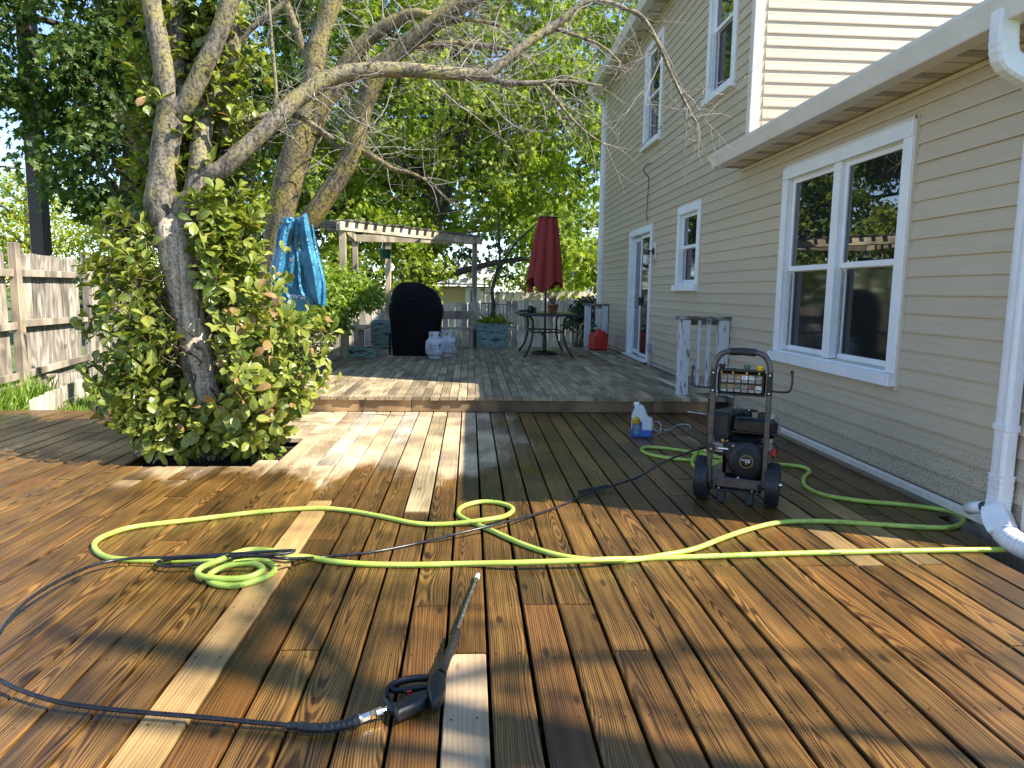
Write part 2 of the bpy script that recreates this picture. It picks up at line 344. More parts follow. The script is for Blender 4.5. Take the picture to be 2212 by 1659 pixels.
def sidingmat():
    m, nt, b = base('beige_vinyl_siding'); po = n_(nt, 'NewGeometry').outputs['Position']; ps = n_(nt, 'SeparateXYZ', {0: po}).outputs
    rd = n_(nt, 'ObjectInfo').outputs['Random']
    gr = noise(nt, vscale(nt, po, (3., 3., 60.)), 1., 4); c = mixc(nt, rmp(nt, gr, .3, .7), (.51, .42, .305), (.54, .45, .332))
    t = math_(nt, 'MULTIPLY_ADD', rd, .07, .965); c = mixc(nt, 1., c, n_(nt, 'CombineColor', {0: t, 1: t, 2: t}).outputs[0], 'MULTIPLY')
    low = rmp(nt, math_(nt, 'ADD', ps[2], math_(nt, 'MULTIPLY', noise(nt, vscale(nt, po, (1., 1.4, .4)), 1., 3), .5)), .45, .85, 1., 0.)
    near = rmp(nt, ps[1], 7.6, 7.8, 1., 0.)
    mil = math_(nt, 'MULTIPLY', math_(nt, 'MULTIPLY', low, near), rmp(nt, noise(nt, po, 110., 4, .75), .5, .6))
    sp = rmp(nt, noise(nt, vadd(nt, po, (5., 5., 5.)), 55., 2), .73, .76)
    sp = math_(nt, 'MULTIPLY', sp, rmp(nt, ps[2], .9, 1.6, 1., 0.))
    c = mixc(nt, math_(nt, 'MULTIPLY', mil, .8), c, (.06, .058, .05)); c = mixc(nt, math_(nt, 'MULTIPLY', sp, .85), c, (.03, .03, .028))
    setc(nt, b, c); b.inputs['Roughness'].default_value = .42
    bump(nt, b, math_(nt, 'MULTIPLY_ADD', noise(nt, vscale(nt, po, (1.2, 1.2, 5.)), 1., 2), 6., gr), .12, .004); return m
M['siding'] = sidingmat()
def glassmat(name, ior, col=(.008, .009, .01), rough=.0):
    m, nt, b = base(name); po = n_(nt, 'NewGeometry').outputs['Position']
    setc(nt, b, mixc(nt, noise(nt, po, 2., 2), col, tuple(c*2.2 for c in col))); b.inputs['IOR'].default_value = ior; b.inputs['Roughness'].default_value = rough
    bump(nt, b, noise(nt, po, 2.5, 1), .02, .02); return m
M['glass'] = glassmat('window_glass', 2.1)
M['screen'] = glassmat('screened_glass', 1.45, (.010, .011, .011), .05)
def groundmat():
    m, nt, b = base('lawn_ground'); po = n_(nt, 'NewGeometry').outputs['Position']
    c = mixc(nt, rmp(nt, noise(nt, po, 1.3, 5), .35, .65), (.06, .095, .018), (.12, .16, .04)); c = mixc(nt, rmp(nt, noise(nt, po, 9., 4), .55, .7), c, (.10, .08, .045))
    setc(nt, b, c); b.inputs['Roughness'].default_value = .95; bump(nt, b, noise(nt, po, 40., 4), .6, .02); return m
M['ground'] = groundmat()

# ------------------------------------------------------------------ foliage and branch helpers
def npmesh(name, V, tri_counts, loops, mat, fattr=None, smooth=False):
    me = bpy.data.meshes.new(name); me.vertices.add(len(V)); me.vertices.foreach_set('co', V.astype(np.float32).ravel())
    me.loops.add(len(loops)); me.loops.foreach_set('vertex_index', loops.astype(np.int32))
    st = np.concatenate(([0], np.cumsum(tri_counts)[:-1])).astype(np.int32)
    me.polygons.add(len(tri_counts)); me.polygons.foreach_set('loop_start', st)
    me.polygons.foreach_set('use_smooth', np.full(len(tri_counts), smooth))
    me.update(calc_edges=True); me.validate()
    if fattr is not None:
        a = me.attributes.new('rnd', 'FLOAT', 'FACE'); a.data.foreach_set('value', fattr.astype(np.float32))
    me.materials.append(mat); return me
T_MAPLE = (np.array([(0, 0, 0), (.38, .08, -.08), (.24, .3, -.03), (.5, .58, -.14), (.17, .6, -.02), (0, 1, -.12), (-.17, .6, -.02), (-.5, .58, -.14), (-.24, .3, -.03), (-.38, .08, -.08)]),
           [(0, 1, 2, 8, 9), (2, 3, 4, 6, 7, 8), (4, 5, 6)])
T_OVAL = (np.array([(0, 0, 0), (0, .5, .0), (0, 1, -.1), (.24, .35, .08), (.2, .72, .03), (-.24, .35, .08), (-.2, .72, .03)]), [(0, 3, 4, 1), (1, 4, 2), (0, 1, 6, 5), (1, 2, 6)])
T_OBOV = (np.array([(0, 0, 0), (0, .3, .03), (0, .6, .03), (0, .85, -.02), (0, 1.02, -.09), (.12, .3, .07), (.26, .6, .1), (.22, .85, .04), (-.12, .3, .07), (-.26, .6, .1), (-.22, .85, .04)]),
          [(0, 5, 1), (1, 5, 6, 2), (2, 6, 7, 3), (3, 7, 4), (0, 1, 8), (1, 2, 9, 8), (2, 3, 10, 9), (3, 4, 10)])
T_BLADE = (np.array([(-.04, 0, 0), (.04, 0, 0), (.03, .55, .08), (-.03, .55, .08), (0, 1, .3)]), [(0, 1, 2, 3), (3, 2, 4)])
def leafarrays(P, A, N, S, tpl):
    A = A/np.linalg.norm(A, axis=1, keepdims=True); X = np.cross(A, N); X /= np.linalg.norm(X, axis=1, keepdims=True)+1e-9; N = np.cross(X, A)
    t = tpl[0]; V = P[:, None, :]+S[:, None, None]*(t[None, :, 0, None]*X[:, None, :]+t[None, :, 1, None]*A[:, None, :]+t[None, :, 2, None]*N[:, None, :])
    return V
def leaves(name, P, A, N, S, tpl, mat, parent, **kw):
    V = leafarrays(P, A, N, S, tpl); n, k = V.shape[:2]; f = tpl[1]
    lp = np.concatenate([np.array(q) for q in f]); L = (np.arange(n)[:, None]*k+lp[None, :]).ravel()
    cnt = np.tile([len(q) for q in f], n); r = np.repeat(rng.random(n), len(f))
    return link(name, npmesh(name, V.reshape(-1, 3), cnt, L, mat, r), parent, **kw)
def rdirs(n):
    v = rng.normal(size=(n, 3)); return v/np.linalg.norm(v, axis=1, keepdims=True)
def crown(centers, per, spread, size, droop=.6, sq=(1, 1, 1), up=.5):
    n = len(centers); c = np.repeat(np.asarray(centers), per, axis=0); d = rdirs(n*per)*np.array(sq)
    d = d*(rng.random((n*per, 1))**.45)
    sp = np.repeat(spread if hasattr(spread, '__len__') else np.full(n, spread), per)[:, None]
    P = c+d*sp; P[:, 2] -= .35*sp[:, 0]*(np.hypot(d[:, 0], d[:, 1])**2)
    A = d*np.array([1, 1, .4])+rdirs(n*per)*.7; A[:, 2] -= droop
    N = rdirs(n*per)*.75+np.array([0, 0, up])+d*.5
    return P, A, N, size*rng.uniform(.65, 1.3, n*per)
def limb(pts, per=5, jit=.0):
    """pts: (x px, y px, distance Y, thickness px) -> smooth path and radii in metres"""
    P = [ony(a, b, Y) for a, b, Y, w_ in pts]; R = [w_*.5*Y/FPX for a, b, Y, w_ in pts]
    p = catmull(P, per)
    if jit: p = [q+Vector((random.uniform(-jit, jit), random.uniform(-jit, jit), random.uniform(-jit, jit))) for q in p]
    return p, catr(R, per)
def twigs(mb, p, d, L, r, depth, tips=None, up=.1, n=5, kink=.35):
    seg = max(3, int(L/.09)); path = [p.copy()]; q = p.copy(); d = d.normalized(); side = []
    for i in range(seg):
        d = (d+Vector((random.gauss(0, kink), random.gauss(0, kink), random.gauss(0, kink)+up))*.5).normalized(); q = q+d*(L/seg); path.append(q.copy())
        if depth > 0 and i > 0 and random.random() < .62: side.append((q.copy(), d.copy(), i/seg))
    mb.tube(path, [r*(1-.7*i/seg) for i in range(seg+1)], n, cap=False)
    if tips is not None: tips.append((path[-1], d.copy()))
    for q, dd, t in side:
        nd = (dd*.6+Vector((random.gauss(0, 1), random.gauss(0, 1), random.gauss(0, 1))).normalized()).normalized()
        twigs(mb, q, nd, L*random.uniform(.3, .6), r*(1-.7*t)*.62, depth-1, tips, up, max(3, n-1), kink)

# ================================================================== ground
GZ = -.22; Z1 = .167; YS = 7.72; XW = 2.91
g = MB(); NX, NY = 40, 40
xs = np.concatenate([-np.geomspace(400, 8, 12), np.linspace(-7, 7, 16), np.geomspace(8, 400, 12)]); ys = np.concatenate([[-120, -40, -12], np.linspace(-6, 40, 30), np.geomspace(48, 700, 9)])
for j in range(len(ys)-1):
    for i in range(len(xs)-1): pass
vv = [(x, y, GZ+(.02*sin(x*1.3)*cos(y*.9) if abs(x) < 9 and 7.8 < y < 30 else 0)-(.0 if y < 30 else .0)) for y in ys for x in xs]
nx = len(xs)
g.add(vv, [(j*nx+i, j*nx+i+1, (j+1)*nx+i+1, (j+1)*nx+i) for j in range(len(ys)-1) for i in range(nx-1)], True)
struct('ground', g.mesh('ground', M['ground']))
struct('soil_bed', MB().box((-2, 3.2, GZ+.012), (10.4, 9.0, .012)).mesh('soil_bed', M['soil']))

# ================================================================== decks
M['deck_light'] = wood('lighter_wet_wood', ((.12, .068, .022), (.40, .26, .105), (.30, .16, .05)), ring=.011, rough=(.4, .5), tint=.12)
M['deck_red'] = wood('red_brown_wet_wood', ((.022, .008, .002), (.17, .078, .020), (.10, .034, .009)), ring=.007, rough=(.3, .5), tint=.1)
M['deck_bleach'] = wood('bleached_wood', ((.30, .235, .16), (.62, .53, .41), (.50, .38, .26)), ring=.009, rough=(.7, .7), tint=.15)
def plank(parent, xc, y0, y1, w_, t, ztop, mat, ch=.004, rz=0):
    h = t/2; a = w_/2
    pr = [(-a, -h), (a, -h), (a, h-ch), (a-ch, h), (-a+ch, h), (-a, h-ch)]
    me = MB().extr(pr, (0, -(y1-y0)/2, 0), (1, 0, 0), (0, 0, 1), (0, 1, 0), y1-y0).mesh('plank', mat)
    o = link('plank', me, parent, (xc, (y0+y1)/2, ztop-h+random.uniform(-.0016, .0016)), (random.gauss(0, .0004), random.gauss(0, .006), random.gauss(0, .0005)))
    return o
low = struct('lower_deck', MB().box((-1.7, 3.2, GZ+.03), (9.4, .09, .05)).mesh('joist', M['dark']))
PITCH, X0 = .1515, -.0785
JOI = [2.475+.405*k for k in range(-9, 13)]
joints = {-4: [2.52, 6.12], 0: [2.475, 6.12], 2: [2.88], 4: [2.475, 5.76], -6: [4.41], -2: [4.17], -7: [5.30], -3: [4.96], 1: [5.28], 5: [6.95], 13: [3.286, 6.45], 15: [3.29, 5.3], 6: [3.70], 8: [3.285], -5: [3.69, 6.93], -8: [3.3, 6.2]}
special = {(0, 0): 'new_white', (-6, 0): 'new_yellow', (-2, 1): 'pale', (2, 0): 'deck_red', (13, 1): 'deck_light', (15, 1): 'deck_light', (-7, 1): 'deck_bleach', (-4, 2): 'deck_bleach', (10, 0): 'deck_light'}
HX0, HX1, HY0, HY1 = -2.53, -1.43, 5.28, 6.3
nail = MB()
for i in range(-43, 20):
    xl = X0+PITCH*i; xr = min(xl+PITCH, 2.885); xc = (xl+xr)/2; wd = xr-xl-random.uniform(.0105, .0145)
    if i < -7: wd = xr-xl-random.uniform(.005, .009)
    js = joints.get(i)
    if js is None:
        js = []; y = random.choice(JOI[2:9])
        while y < 7.2: js.append(y); y += .405*random.randint(6, 9)
    y0 = -1.35; y1 = YS-.012
    if i == 19: y0 = 4.05
    if i == 18: y0 = 3.55
    ed = [y0]+[j for j in js if y0+.2 < j < y1-.2]+[y1]
    for k in range(len(ed)-1):
        a, b = ed[k]+(.004 if k else 0), ed[k+1]-.004
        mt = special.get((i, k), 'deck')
        if HX0 < xc < HX1:
            hy = HY0+(.2 if xc > HX1-.16 else 0)
            segs = [(a, min(b, hy)), (max(a, HY1), b)]
        else: segs = [(a, b)]
        for a2, b2 in segs:
            if b2-a2 > .08:
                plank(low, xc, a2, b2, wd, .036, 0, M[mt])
    for y in JOI:
        if y0 < y < 7.6 and not (HX0 < xc < HX1 and HY0 < y < HY1):
            for s in (-1, 1):
                c = Vector((xc+s*wd*.29+random.uniform(-.006, .006), y+random.uniform(-.008, .008), .0022)); r = .0036
                nail.add([c+Vector((r*cos(q*pi/3), r*1.3*sin(q*pi/3), 0)) for q in range(6)], [tuple(range(6))])
nail.build('nail_heads', M['dark'], low, kind='stuff')
# joists seen in the tree hole and under the gaps
for y in JOI[::1]:
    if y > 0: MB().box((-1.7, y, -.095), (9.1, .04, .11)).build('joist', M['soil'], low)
for x in (HX0-.03, HX1+.03): MB().box((x, (HY0+HY1)/2, -.1), (.04, HY1-HY0+.1, .12)).build('hole_framing', M['fascia'], low)

upd = struct('upper_deck', MB().box((.17, 11.3, .03), (5.36, 7.0, .1)).mesh('deck_frame', M['dark']))
UP = .0972; n = int((2.88+2.55)/UP)
for i in range(n):
    xl = -2.55+UP*i; xc = xl+UP/2; wd = UP-random.uniform(.003, .006)
    b = YS-.035+random.uniform(-.012, .012)
    cut = random.choice([None, None, None, 9.2, 9.9, 8.7])
    sg = [(b, 11.07), (11.13, 14.86)] if not cut else [(b, cut-.003), (cut+.003, 11.07), (11.13, 14.86)]
    for a, b2 in sg:
        plank(upd, xc, a, b2, wd, .036, Z1, M['deck_up'] if random.random() > .02 else M['deck_bleach'], .005)
o = link('plank', MB().bbox((0, 0, 0), (5.42, .05, .03), .003).mesh('plank', M['fascia']), upd, (.165, 11.1, Z1-.014), label='narrow seam board crossing the upper deck')
for a, b in ((-2.55, -.62), (-.614, 2.0), (2.006, 2.62)):
    link('fascia_board', MB().bbox((0, 0, 0), (b-a, .036, .128), .003).mesh('fascia_board', M['fascia']), upd, ((a+b)/2, YS+.012, .0665))
MB().box((2.75, 7.86, .06), (.2, .25, .12)).build('step_end_block', M['dark'], upd)
MB().bbox((-2.57, 11.3, .07), (.035, 7.1, .13)).build('side_board', M['fascia'], upd)

# ================================================================== house
house = thing('house', 'beige vinyl sided two storey house with white trim along the right', 'house', (XW, 3.45, 0))
HO = Vector((XW, 3.45, 0))
def hb(mb, name, mat, parent=house, **kw):
    o = mb.build(name, mat, parent, **kw); o.location = -HO if parent == house else (0, 0, 0); return o
YN, YC, YF = 3.45, 7.70, 16.05
ZE, ZE2 = 2.63, 5.54
# openings in the side wall: (y0, y1, z0, z1) of the clear opening inside the trim
OPEN = {'big': (4.83, 6.60, .80, 2.34), 'small': (9.24, 10.02, 1.44, 2.36), 'door': (11.66, 13.08, .20, 2.28), 'up1': (8.28, 9.04, 3.68, 5.14), 'up2': (11.42, 12.32, 3.74, 5.16)}
def rects(y0, y1, z0, z1, holes):
    ysx = sorted({y0, y1, *[h[0] for h in holes], *[h[1] for h in holes]}); out = []
    for a, b in zip(ysx, ysx[1:]):
        if a < y0-1e-6 or b > y1+1e-6: continue
        zs = [z0]
        for h in sorted(holes, key=lambda h: h[2]):
            if h[0] <= a+1e-6 and h[1] >= b-1e-6 and h[3] > z0 and h[2] < z1: zs += [max(h[2], z0), min(h[3], z1)]
        zs.append(z1)
        for k in range(0, len(zs), 2):
            if zs[k+1]-zs[k] > 1e-4: out.append((a, b, zs[k], zs[k+1]))
    return out
wb = MB()
for a, b, c, d in rects(YN, YC, -.2, ZE+.35, OPEN.values())+rects(YC, YF, -.2, ZE2+.15, OPEN.values()):
    wb.box((XW+.11, (a+b)/2, (c+d)/2), (.18, b-a, d-c))
wb.box((XW+2.6, YN+.1, 1.35), (5.0, .18, 3.1)); wb.box((XW+2.6, YC+.1, 4.1), (5.0, .18, 3.6)); wb.box((XW+2.6, YF-.1, 2.6), (5.0, .18, 5.9)); wb.box((XW+5.2, 9.7, 2.7), (.18, 12.5, 5.8))
hb(wb, 'wall', M['siding'])
CO = .121; ZB = 1.31-.121*10
prof = [(.018, .002), (.018, -.0), (-.017, -.0), (-.0175, .012), (-.009, .066), (-.0095, .072), (-.002, CO+.006), (.018, CO+.006)]
def course(y0, y1, z):
    mb = MB().extr([(p[0], p[1]) for p in prof], (0, -(y1-y0)/2, 0), (1, 0, 0), (0, 0, 1), (0, 1, 0), y1-y0)
    o = mb.build('siding_panel', M['siding'], house); o.location = Vector((XW-random.uniform(0, .003), (y0+y1)/2, z))-HO
k = 0; z = ZB
while z < ZE2-.03:
    hs = [h for h in OPEN.values() if h[3] > z-.0 and h[2] < z+CO]
    lo = YN if z < ZE-.06 else YC
    if z < .2: segs = [(lo, 7.69)]
    else: segs = [(lo, YF)]
    if z > .1 and z < .2: segs = [(lo, 7.69)]
    for h in hs:
        ns = []
        for a, b in segs:
            if h[0]-.05 > a: ns.append((a, min(b, h[0]-.05)))
            if h[1]+.05 < b: ns.append((max(a, h[1]+.05), b))
            if h[1]+.05 >= b and h[0]-.05 <= a: pass
        segs = [s for s in ns if s[1]-s[0] > .03]
    for a, b in segs:
        while b-a > 3.8 and random.random() < .9:     # lapped vinyl lengths
            c = a+random.uniform(2.2, 3.6)
            if b-c < .5: break
            course(a, c+.02, z); a = c
        course(a, b, z)
    z += CO
hb(MB().extr([(.02, 0), (-.024, 0), (-.024, .035), (-.012, .05), (.02, .05)], (XW, YN, .035), (1, 0, 0), (0, 0, 1), (0, 1, 0), 7.69-YN), 'starter_strip', M['tanpost'])
for a, b in ((7.76, 11.5), (13.2, YF)): hb(MB().box((XW-.012, (a+b)/2, .178), (.03, b-a, .02)), 'starter_strip', M['tanpost'])
# upper front wall, facing the camera
z = ZE+.01
while z < 6.6:
    mb = MB().extr([(p[0], p[1]) for p in prof], (-2.3, 0, 0), (0, 1, 0), (0, 0, 1), (1, 0, 0), 4.6)
    o = mb.build('siding_panel', M['siding'], house); o.location = Vector((XW+2.42, YC+.005, z))-HO; z += CO
hb(MB().bbox((XW+.025, YC+.02, 4.45), (.1, .1, 3.5), .006), 'corner_post', M['tanpost'])
hb(MB().bbox((XW+.02, YF-.03, 2.8), (.09, .09, 5.5), .006), 'corner_post', M['tanpost'])
hb(MB().bbox((XW+.02, YN+.02, 1.3), (.09, .09, 2.7), .006), 'corner_post', M['tanpost'])
# eaves: soffit strips, fascia gutter, roof
def eave(y0, y1, ze, xo, tag):
    n_s = int((y1-y0)/.102); st = (y1-y0)/n_s
    for i in range(n_s):
        y = y0+st*(i+.5); mt = M['soffit_v'] if i % 4 == 2 else M['soffit']
        o = MB().box((0, 0, 0), (XW-xo-.05, st-.006, .01)).build('soffit_panel', mt, house); o.location = Vector(((XW+xo)/2+.015, y, ze+.004+(i % 2)*.003))-HO
    hb(MB().box((XW-.02, (y0+y1)/2, ze-.02), (.03, y1-y0, .028)), 'soffit_channel', M['soffit'])
    hb(MB().box(((XW+xo)/2, (y0+y1)/2, ze+.05), (XW-xo-.02, y1-y0-.02, .06)), 'eave_box', M['dark'])
    gp = [(0, 0), (.105, 0), (.105, .135), (.098, .135), (.098, .01), (.012, .01), (-.013, .075), (-.024, .115), (-.024, .135), (-.04, .135), (-.04, .112), (-.028, .078), (-.006, .006)]
    hb(MB().extr(gp, (xo-.03, y0-.015, ze-.004), (1, 0, 0), (0, 0, 1), (0, 1, 0), y1-y0+.03), 'gutter', M['gutter'])
    for y in (y0-.02, y1+.02): hb(MB().extr([(0, 0), (.105, 0), (.105, .135), (-.04, .135), (-.03, .08)], (xo-.03, y-.004, ze-.004), (1, 0, 0), (0, 0, 1), (0, 1, 0), .008), 'gutter_end_cap', M['gutter'])
eave(3.36, 7.80, ZE, 2.60, 1); eave(7.55, 16.3, ZE2, 2.58, 2)
hb(MB().extr([(2.63, 2.76), (2.63, 2.80), (5.6, 3.72), (8.4, 2.8), (8.4, 2.76), (5.6, 3.66)], (0, 3.3, 0), (1, 0, 0), (0, 0, 1), (0, 1, 0), 4.42), 'roof', M['shingle'])
hb(MB().extr([(2.6, 5.69), (2.6, 5.74), (5.6, 6.9), (8.5, 5.74), (8.5, 5.69), (5.6, 6.84)], (0, 7.5, 0), (1, 0, 0), (0, 0, 1), (0, 1, 0), 8.85), 'roof', M['shingle'])
hb(MB().extr([(XW, 5.6), (5.6, 6.7), (8.2, 5.6)], (0, YC+.03, 0), (1, 0, 0), (0, 0, 1), (0, 1, 0), .1), 'gable', M['siding'])
# windows
def window(key, mull=False, tw=.105, door=False, label=None, split=.5):
    y0, y1, z0, z1 = OPEN[key]; X = XW-.028
    def bx(a, b, c, d, x0, x1): return MB().bbox(((x0+x1)/2, (a+b)/2, (c+d)/2), (x1-x0, b-a, d-c), .003)
    f = MB()
    zt = z1+tw
    for a, b, c, d in ((y0-tw, y0, z0-.02, z1), (y1, y1+tw, z0-.02, z1)): f.bbox((X+.01, (a+b)/2, (c+d)/2), (.05, b-a, d-c), .004)
    f.bbox((X+.008, (y0+y1)/2, z1+tw/2), (.054, y1-y0+2*tw, tw), .004)
    w_ = f.build('door' if door else 'window', M['trim'], house, label=label); w_.location = -HO
    j = MB()
    for y in (y0-tw-.012, y1+tw+.012): j.box((X+.014, y, (z0+z1)/2), (.042, .022, z1-z0+tw*2+.05))
    j.box((X+.014, (y0+y1)/2, z1+tw+.012), (.042, y1-y0+2*tw+.04, .022)); j.build('channel_trim', M['tanpost'], w_)
    r = MB()                                                   # reveal
    for y, s in ((y0+.004, 1), (y1-.004, -1)): r.box((X+.075, y, (z0+z1)/2), (.11, .008, z1-z0))
    r.box((X+.075, (y0+y1)/2, z1-.004), (.11, y1-y0-.017, .008)); r.build('reveal', M['trim'], w_)
    if not door:
        MB().bbox((X-.012, (y0+y1)/2, z0-.065), (.095, y1-y0+2*tw+.03, .085), .005).build('sill', M['trim'], w_)
        MB().bbox((X+.05, (y0+y1)/2, z0-.014), (.16, y1-y0+.01, .02), .004).build('sill_ledge', M['trim'], w_)
    return w_, X
def sash(w_, X, y0, y1, z0, z1, mat, fr=.045, x=.07, name='sash'):
    f = MB()
    f.bbox((X+x, y0+fr/2, (z0+z1)/2), (.03, fr, z1-z0), .003); f.bbox((X+x, y1-fr/2, (z0+z1)/2), (.03, fr, z1-z0), .003)
    f.bbox((X+x, (y0+y1)/2, z0+fr/2), (.03, y1-y0-2*fr, fr), .003); f.bbox((X+x, (y0+y1)/2, z1-fr/2), (.03, y1-y0-2*fr, fr), .003)
    f.build(name, M['trim'], w_)
    MB().box((X+x+.004, (y0+y1)/2, (z0+z1)/2), (.008, y1-y0-2*fr+.004, z1-z0-2*fr+.004)).build('pane', mat, w_)
def dbl(w_, X, y0, y1, z0, z1, mid):
    sash(w_, X, y0, y1, mid-.02, z1, M['glass'], .045, .05); sash(w_, X, y0, y1, z0, mid+.02, M['screen'], .045, .082)
    # grey insect screen frame low down, slightly in front
    fr = .024
    for y in (y0+.03, y1-.03): MB().box((X+.058, y, (z0+mid)/2), (.01, fr, mid-z0-.08)).build('screen_frame', M['grey'], w_)
w_, X = window('big', label='large double hung window pair beside the downspout'); y0, y1, z0, z1 = OPEN['big']; ym = (y0+y1)/2
MB().bbox((X+.03, ym, (z0+z1)/2), (.07, .11, z1-z0), .004).build('mullion', M['trim'], w_)
dbl(w_, X, y0+.01, ym-.055, z0, z1, 1.535); dbl(w_, X, ym+.055, y1-.01, z0, z1, 1.535)
for kx, mid in (('small', 1.92), ('up1', 4.42), ('up2', 4.46)):
    w_, X = window(kx); dbl(w_, X, OPEN[kx][0]+.01, OPEN[kx][1]-.01, OPEN[kx][2], OPEN[kx][3], mid)
w_, X = window('door', tw=.10, door=True, label='white sliding patio door with a dark screen'); y0, y1, z0, z1 = OPEN['door']; ym = (y0+y1)/2
sash(w_, X, ym-.03, y1-.02, z0+.03, z1-.02, M['glass'], .075, .085, 'sliding_panel'); sash(w_, X, y0+.02, ym+.05, z0+.03, z1-.02, M['screen'], .05, .045, 'screen_panel')
MB().bbox((X-.02, ym, z0-.005), (.12, y1-y0+.2, .035), .004).build('threshold', M['trim'], w_)
hp = [(X+.015, ym+.12, 1.05), (X-.03, ym+.12, 1.07), (X-.035, ym+.12, 1.17), (X-.03, ym+.12, 1.27), (X+.015, ym+.12, 1.29)]
MB().tube(catmull(hp, 4), .011, 6).build('handle', M['dull_steel'], w_); MB().bbox((X+.02, ym-.0, 1.16), (.03, .05, .14)).build('latch', M['black'], w_)
# wall lamp, outlet box, cable: fixed to the house
lp = thing('wall_lamp', 'clear glass jar wall lamp beside the sliding door', 'lamp', (XW-.03, 11.38, 1.93))
MB().bbox((.005, 0, .02), (.03, .16, .26), .006).build('mounting_plate', M['tanpost'], lp)
MB().lathe([(.055, -.0), (.058, .008), (.03, .025), (.012, .03)], (-.012, 0, .02), 12, Matrix.Rotation(-pi/2, 3, 'Y')).build('back_plate', M['tablemetal'], lp)
MB().tube([(-.03, 0, .02), (-.09, 0, .03), (-.115, 0, .01)], .011, 6).lathe([(.0, .05), (.05, .045), (.055, 0), (.045, -.01)], (-.12, 0, -.03), 12).build('cap', plain('rust_brown', (.08, .03, .025), .5), lp)
MB().lathe([(.046, 0), (.052, -.03), (.044, -.07), (.052, -.13), (.035, -.155), (.001, -.158)], (-.12, 0, -.035), 14, cap=False).build('glass_jar', plain('clear_glass', (.55, .57, .56), .08, var=.4, sc_=40), lp)
ob = thing('outlet_box', 'small grey electrical outlet box low beside the sliding door', 'outlet', (XW-.02, 11.33, .44))
MB().bbox((-.03, 0, 0), (.07, .1, .13), .006).build('box', M['grey'], ob); MB().bbox((-.068, 0, .015), (.012, .085, .1), .004).build('cover', M['lampgrey'], ob)
MB().bbox((.0, 0, 0), (.012, .17, .19), .004).build('mounting_plate', M['tanpost'], ob); MB().tube([(-.02, 0, -.06), (-.02, 0, -.15), (-.01, .01, -.26)], .009, 6).build('conduit', M['grey'], ob)
cb = [onx(a, b, XW-.03) for a, b in ((1405, 354), (1396, 355), (1390, 368), (1400, 382), (1401, 392), (1399, 430), (1397, 465), (1398, 478))]
MB().tube(catmull(cb, 5), .0065, 5).build('cable', M['black'], None, label='thin black cable hanging on the siding above the sliding door', cat='cable')

# ------------------------------------------------------------------ downspouts
def boxtube(mb, path, a, b): mb.tube(path, 1, 4, prof=[(a, b), (-a, b), (-a, -b), (a, -b)], smooth=False)
ds = thing('downspout', 'white ribbed downspout at the near house corner with an elbow under the gutter', 'downspout', (XW-.06, 3.63, 0))
def ribs(mb, y, z0, z1, x):
    for s in (-.03, -.018, .018, .03): mb.box((x, y+s, (z0+z1)/2), (.006, .006, z1-z0))
mb = MB(); mb.bbox((0, 0, 1.33), (.075, .1, 2.04), .012); ribs(mb, 0, .3, 2.34, -.0385)
for s in (-.02, 0, .02): mb.box((s, -.0505, 1.33), (.006, .005, 2.02))
mb.build('pipe', M['spout'], ds)
for z in (.62, .36): MB().bbox((0, 0, z), (.088, .112, .045 if z > .5 else .01), .01).build('strap', M['spout'], ds)
RRECT = [(.052, .028), (.040, .039), (-.040, .039), (-.052, .028), (-.052, -.028), (-.040, -.039), (.040, -.039), (.052, -.028)]
el = catmull([(-.265, -.06, 2.68), (-.265, -.06, 2.55), (-.24, -.055, 2.46), (-.15, -.05, 2.41), (-.05, -.03, 2.37), (-.006, -.01, 2.29), (0, 0, 2.18)], 6)
MB().tube(el, [1.06+(.05 if i % 2 and 5 < i < 32 else 0) for i in range(len(el))], 8, prof=RRECT, smooth=False).build('elbow', M['spout'], ds)
el = catmull([(0, 0, .36), (0, 0, .26), (-.012, -.01, .20), (-.03, -.03, .15)], 5)
MB().tube(el, [1.04+(.06 if i % 2 else 0) for i in range(len(el))], 8, prof=[(y, x) for x, y in RRECT], smooth=False).build('lower_elbow', M['spout'], ds)
mb = MB(); mb.tube(catmull([(-.035, -.02, .19), (-.045, -.07, .13), (-.06, -.13, .085)], 4), [.068, .075, .08, .082, .083, .083, .083, .08, .078], 4, smooth=False); mb.build('adapter', M['spout'], ds)
fp = catmull([(-.055, -.12, .085), (-.055, -.22, .06), (-.03, -.36, .055), (.03, -.55, .055), (.1, -.9, .055)], 22)
mb = MB(); mb.tube(fp, [.056+.006*sin(i*2.4) for i in range(len(fp))], 14); mb.build('corrugated_pipe', M['spout'], ds)
MB().lathe([(.03, 0), (.034, 0), (.034, .12), (.03, .12)], (-.05, .16, .13), 12, Matrix.Rotation(radians(70), 3, 'X'), cap=False).lathe([(.03, .06), (.001, .06)], (-.05, .16, .13), 12, Matrix.Rotation(radians(70), 3, 'X'), cap=False).build('side_outlet', M['spout'], ds)
d2 = thing('downspout', 'white downspout at the far house corner behind the red gas can', 'downspout', (XW-.06, YF-.02, 0))
mb = MB(); mb.bbox((0, .04, 2.75), (.08, .1, 5.1), .012); mb.build('pipe', M['spout'], d2)
mb = MB()
el = catmull([(-.24, .04, 5.62), (-.24, .04, 5.48), (-.2, .04, 5.4), (-.08, .04, 5.36), (0, .04, 5.26)], 5)
for i, p in enumerate(el[:-1]):
    d = (el[i+1]-p); mb.bbox(p+d*.5, (.1, .08, d.length*1.3), .01, d.to_track_quat('Z', 'Y').to_matrix())
mb.build('elbow', M['spout'], d2); MB().bbox((0, .04, 1.95), (.09, .11, .03), .01).build('strap', M['spout'], d2)

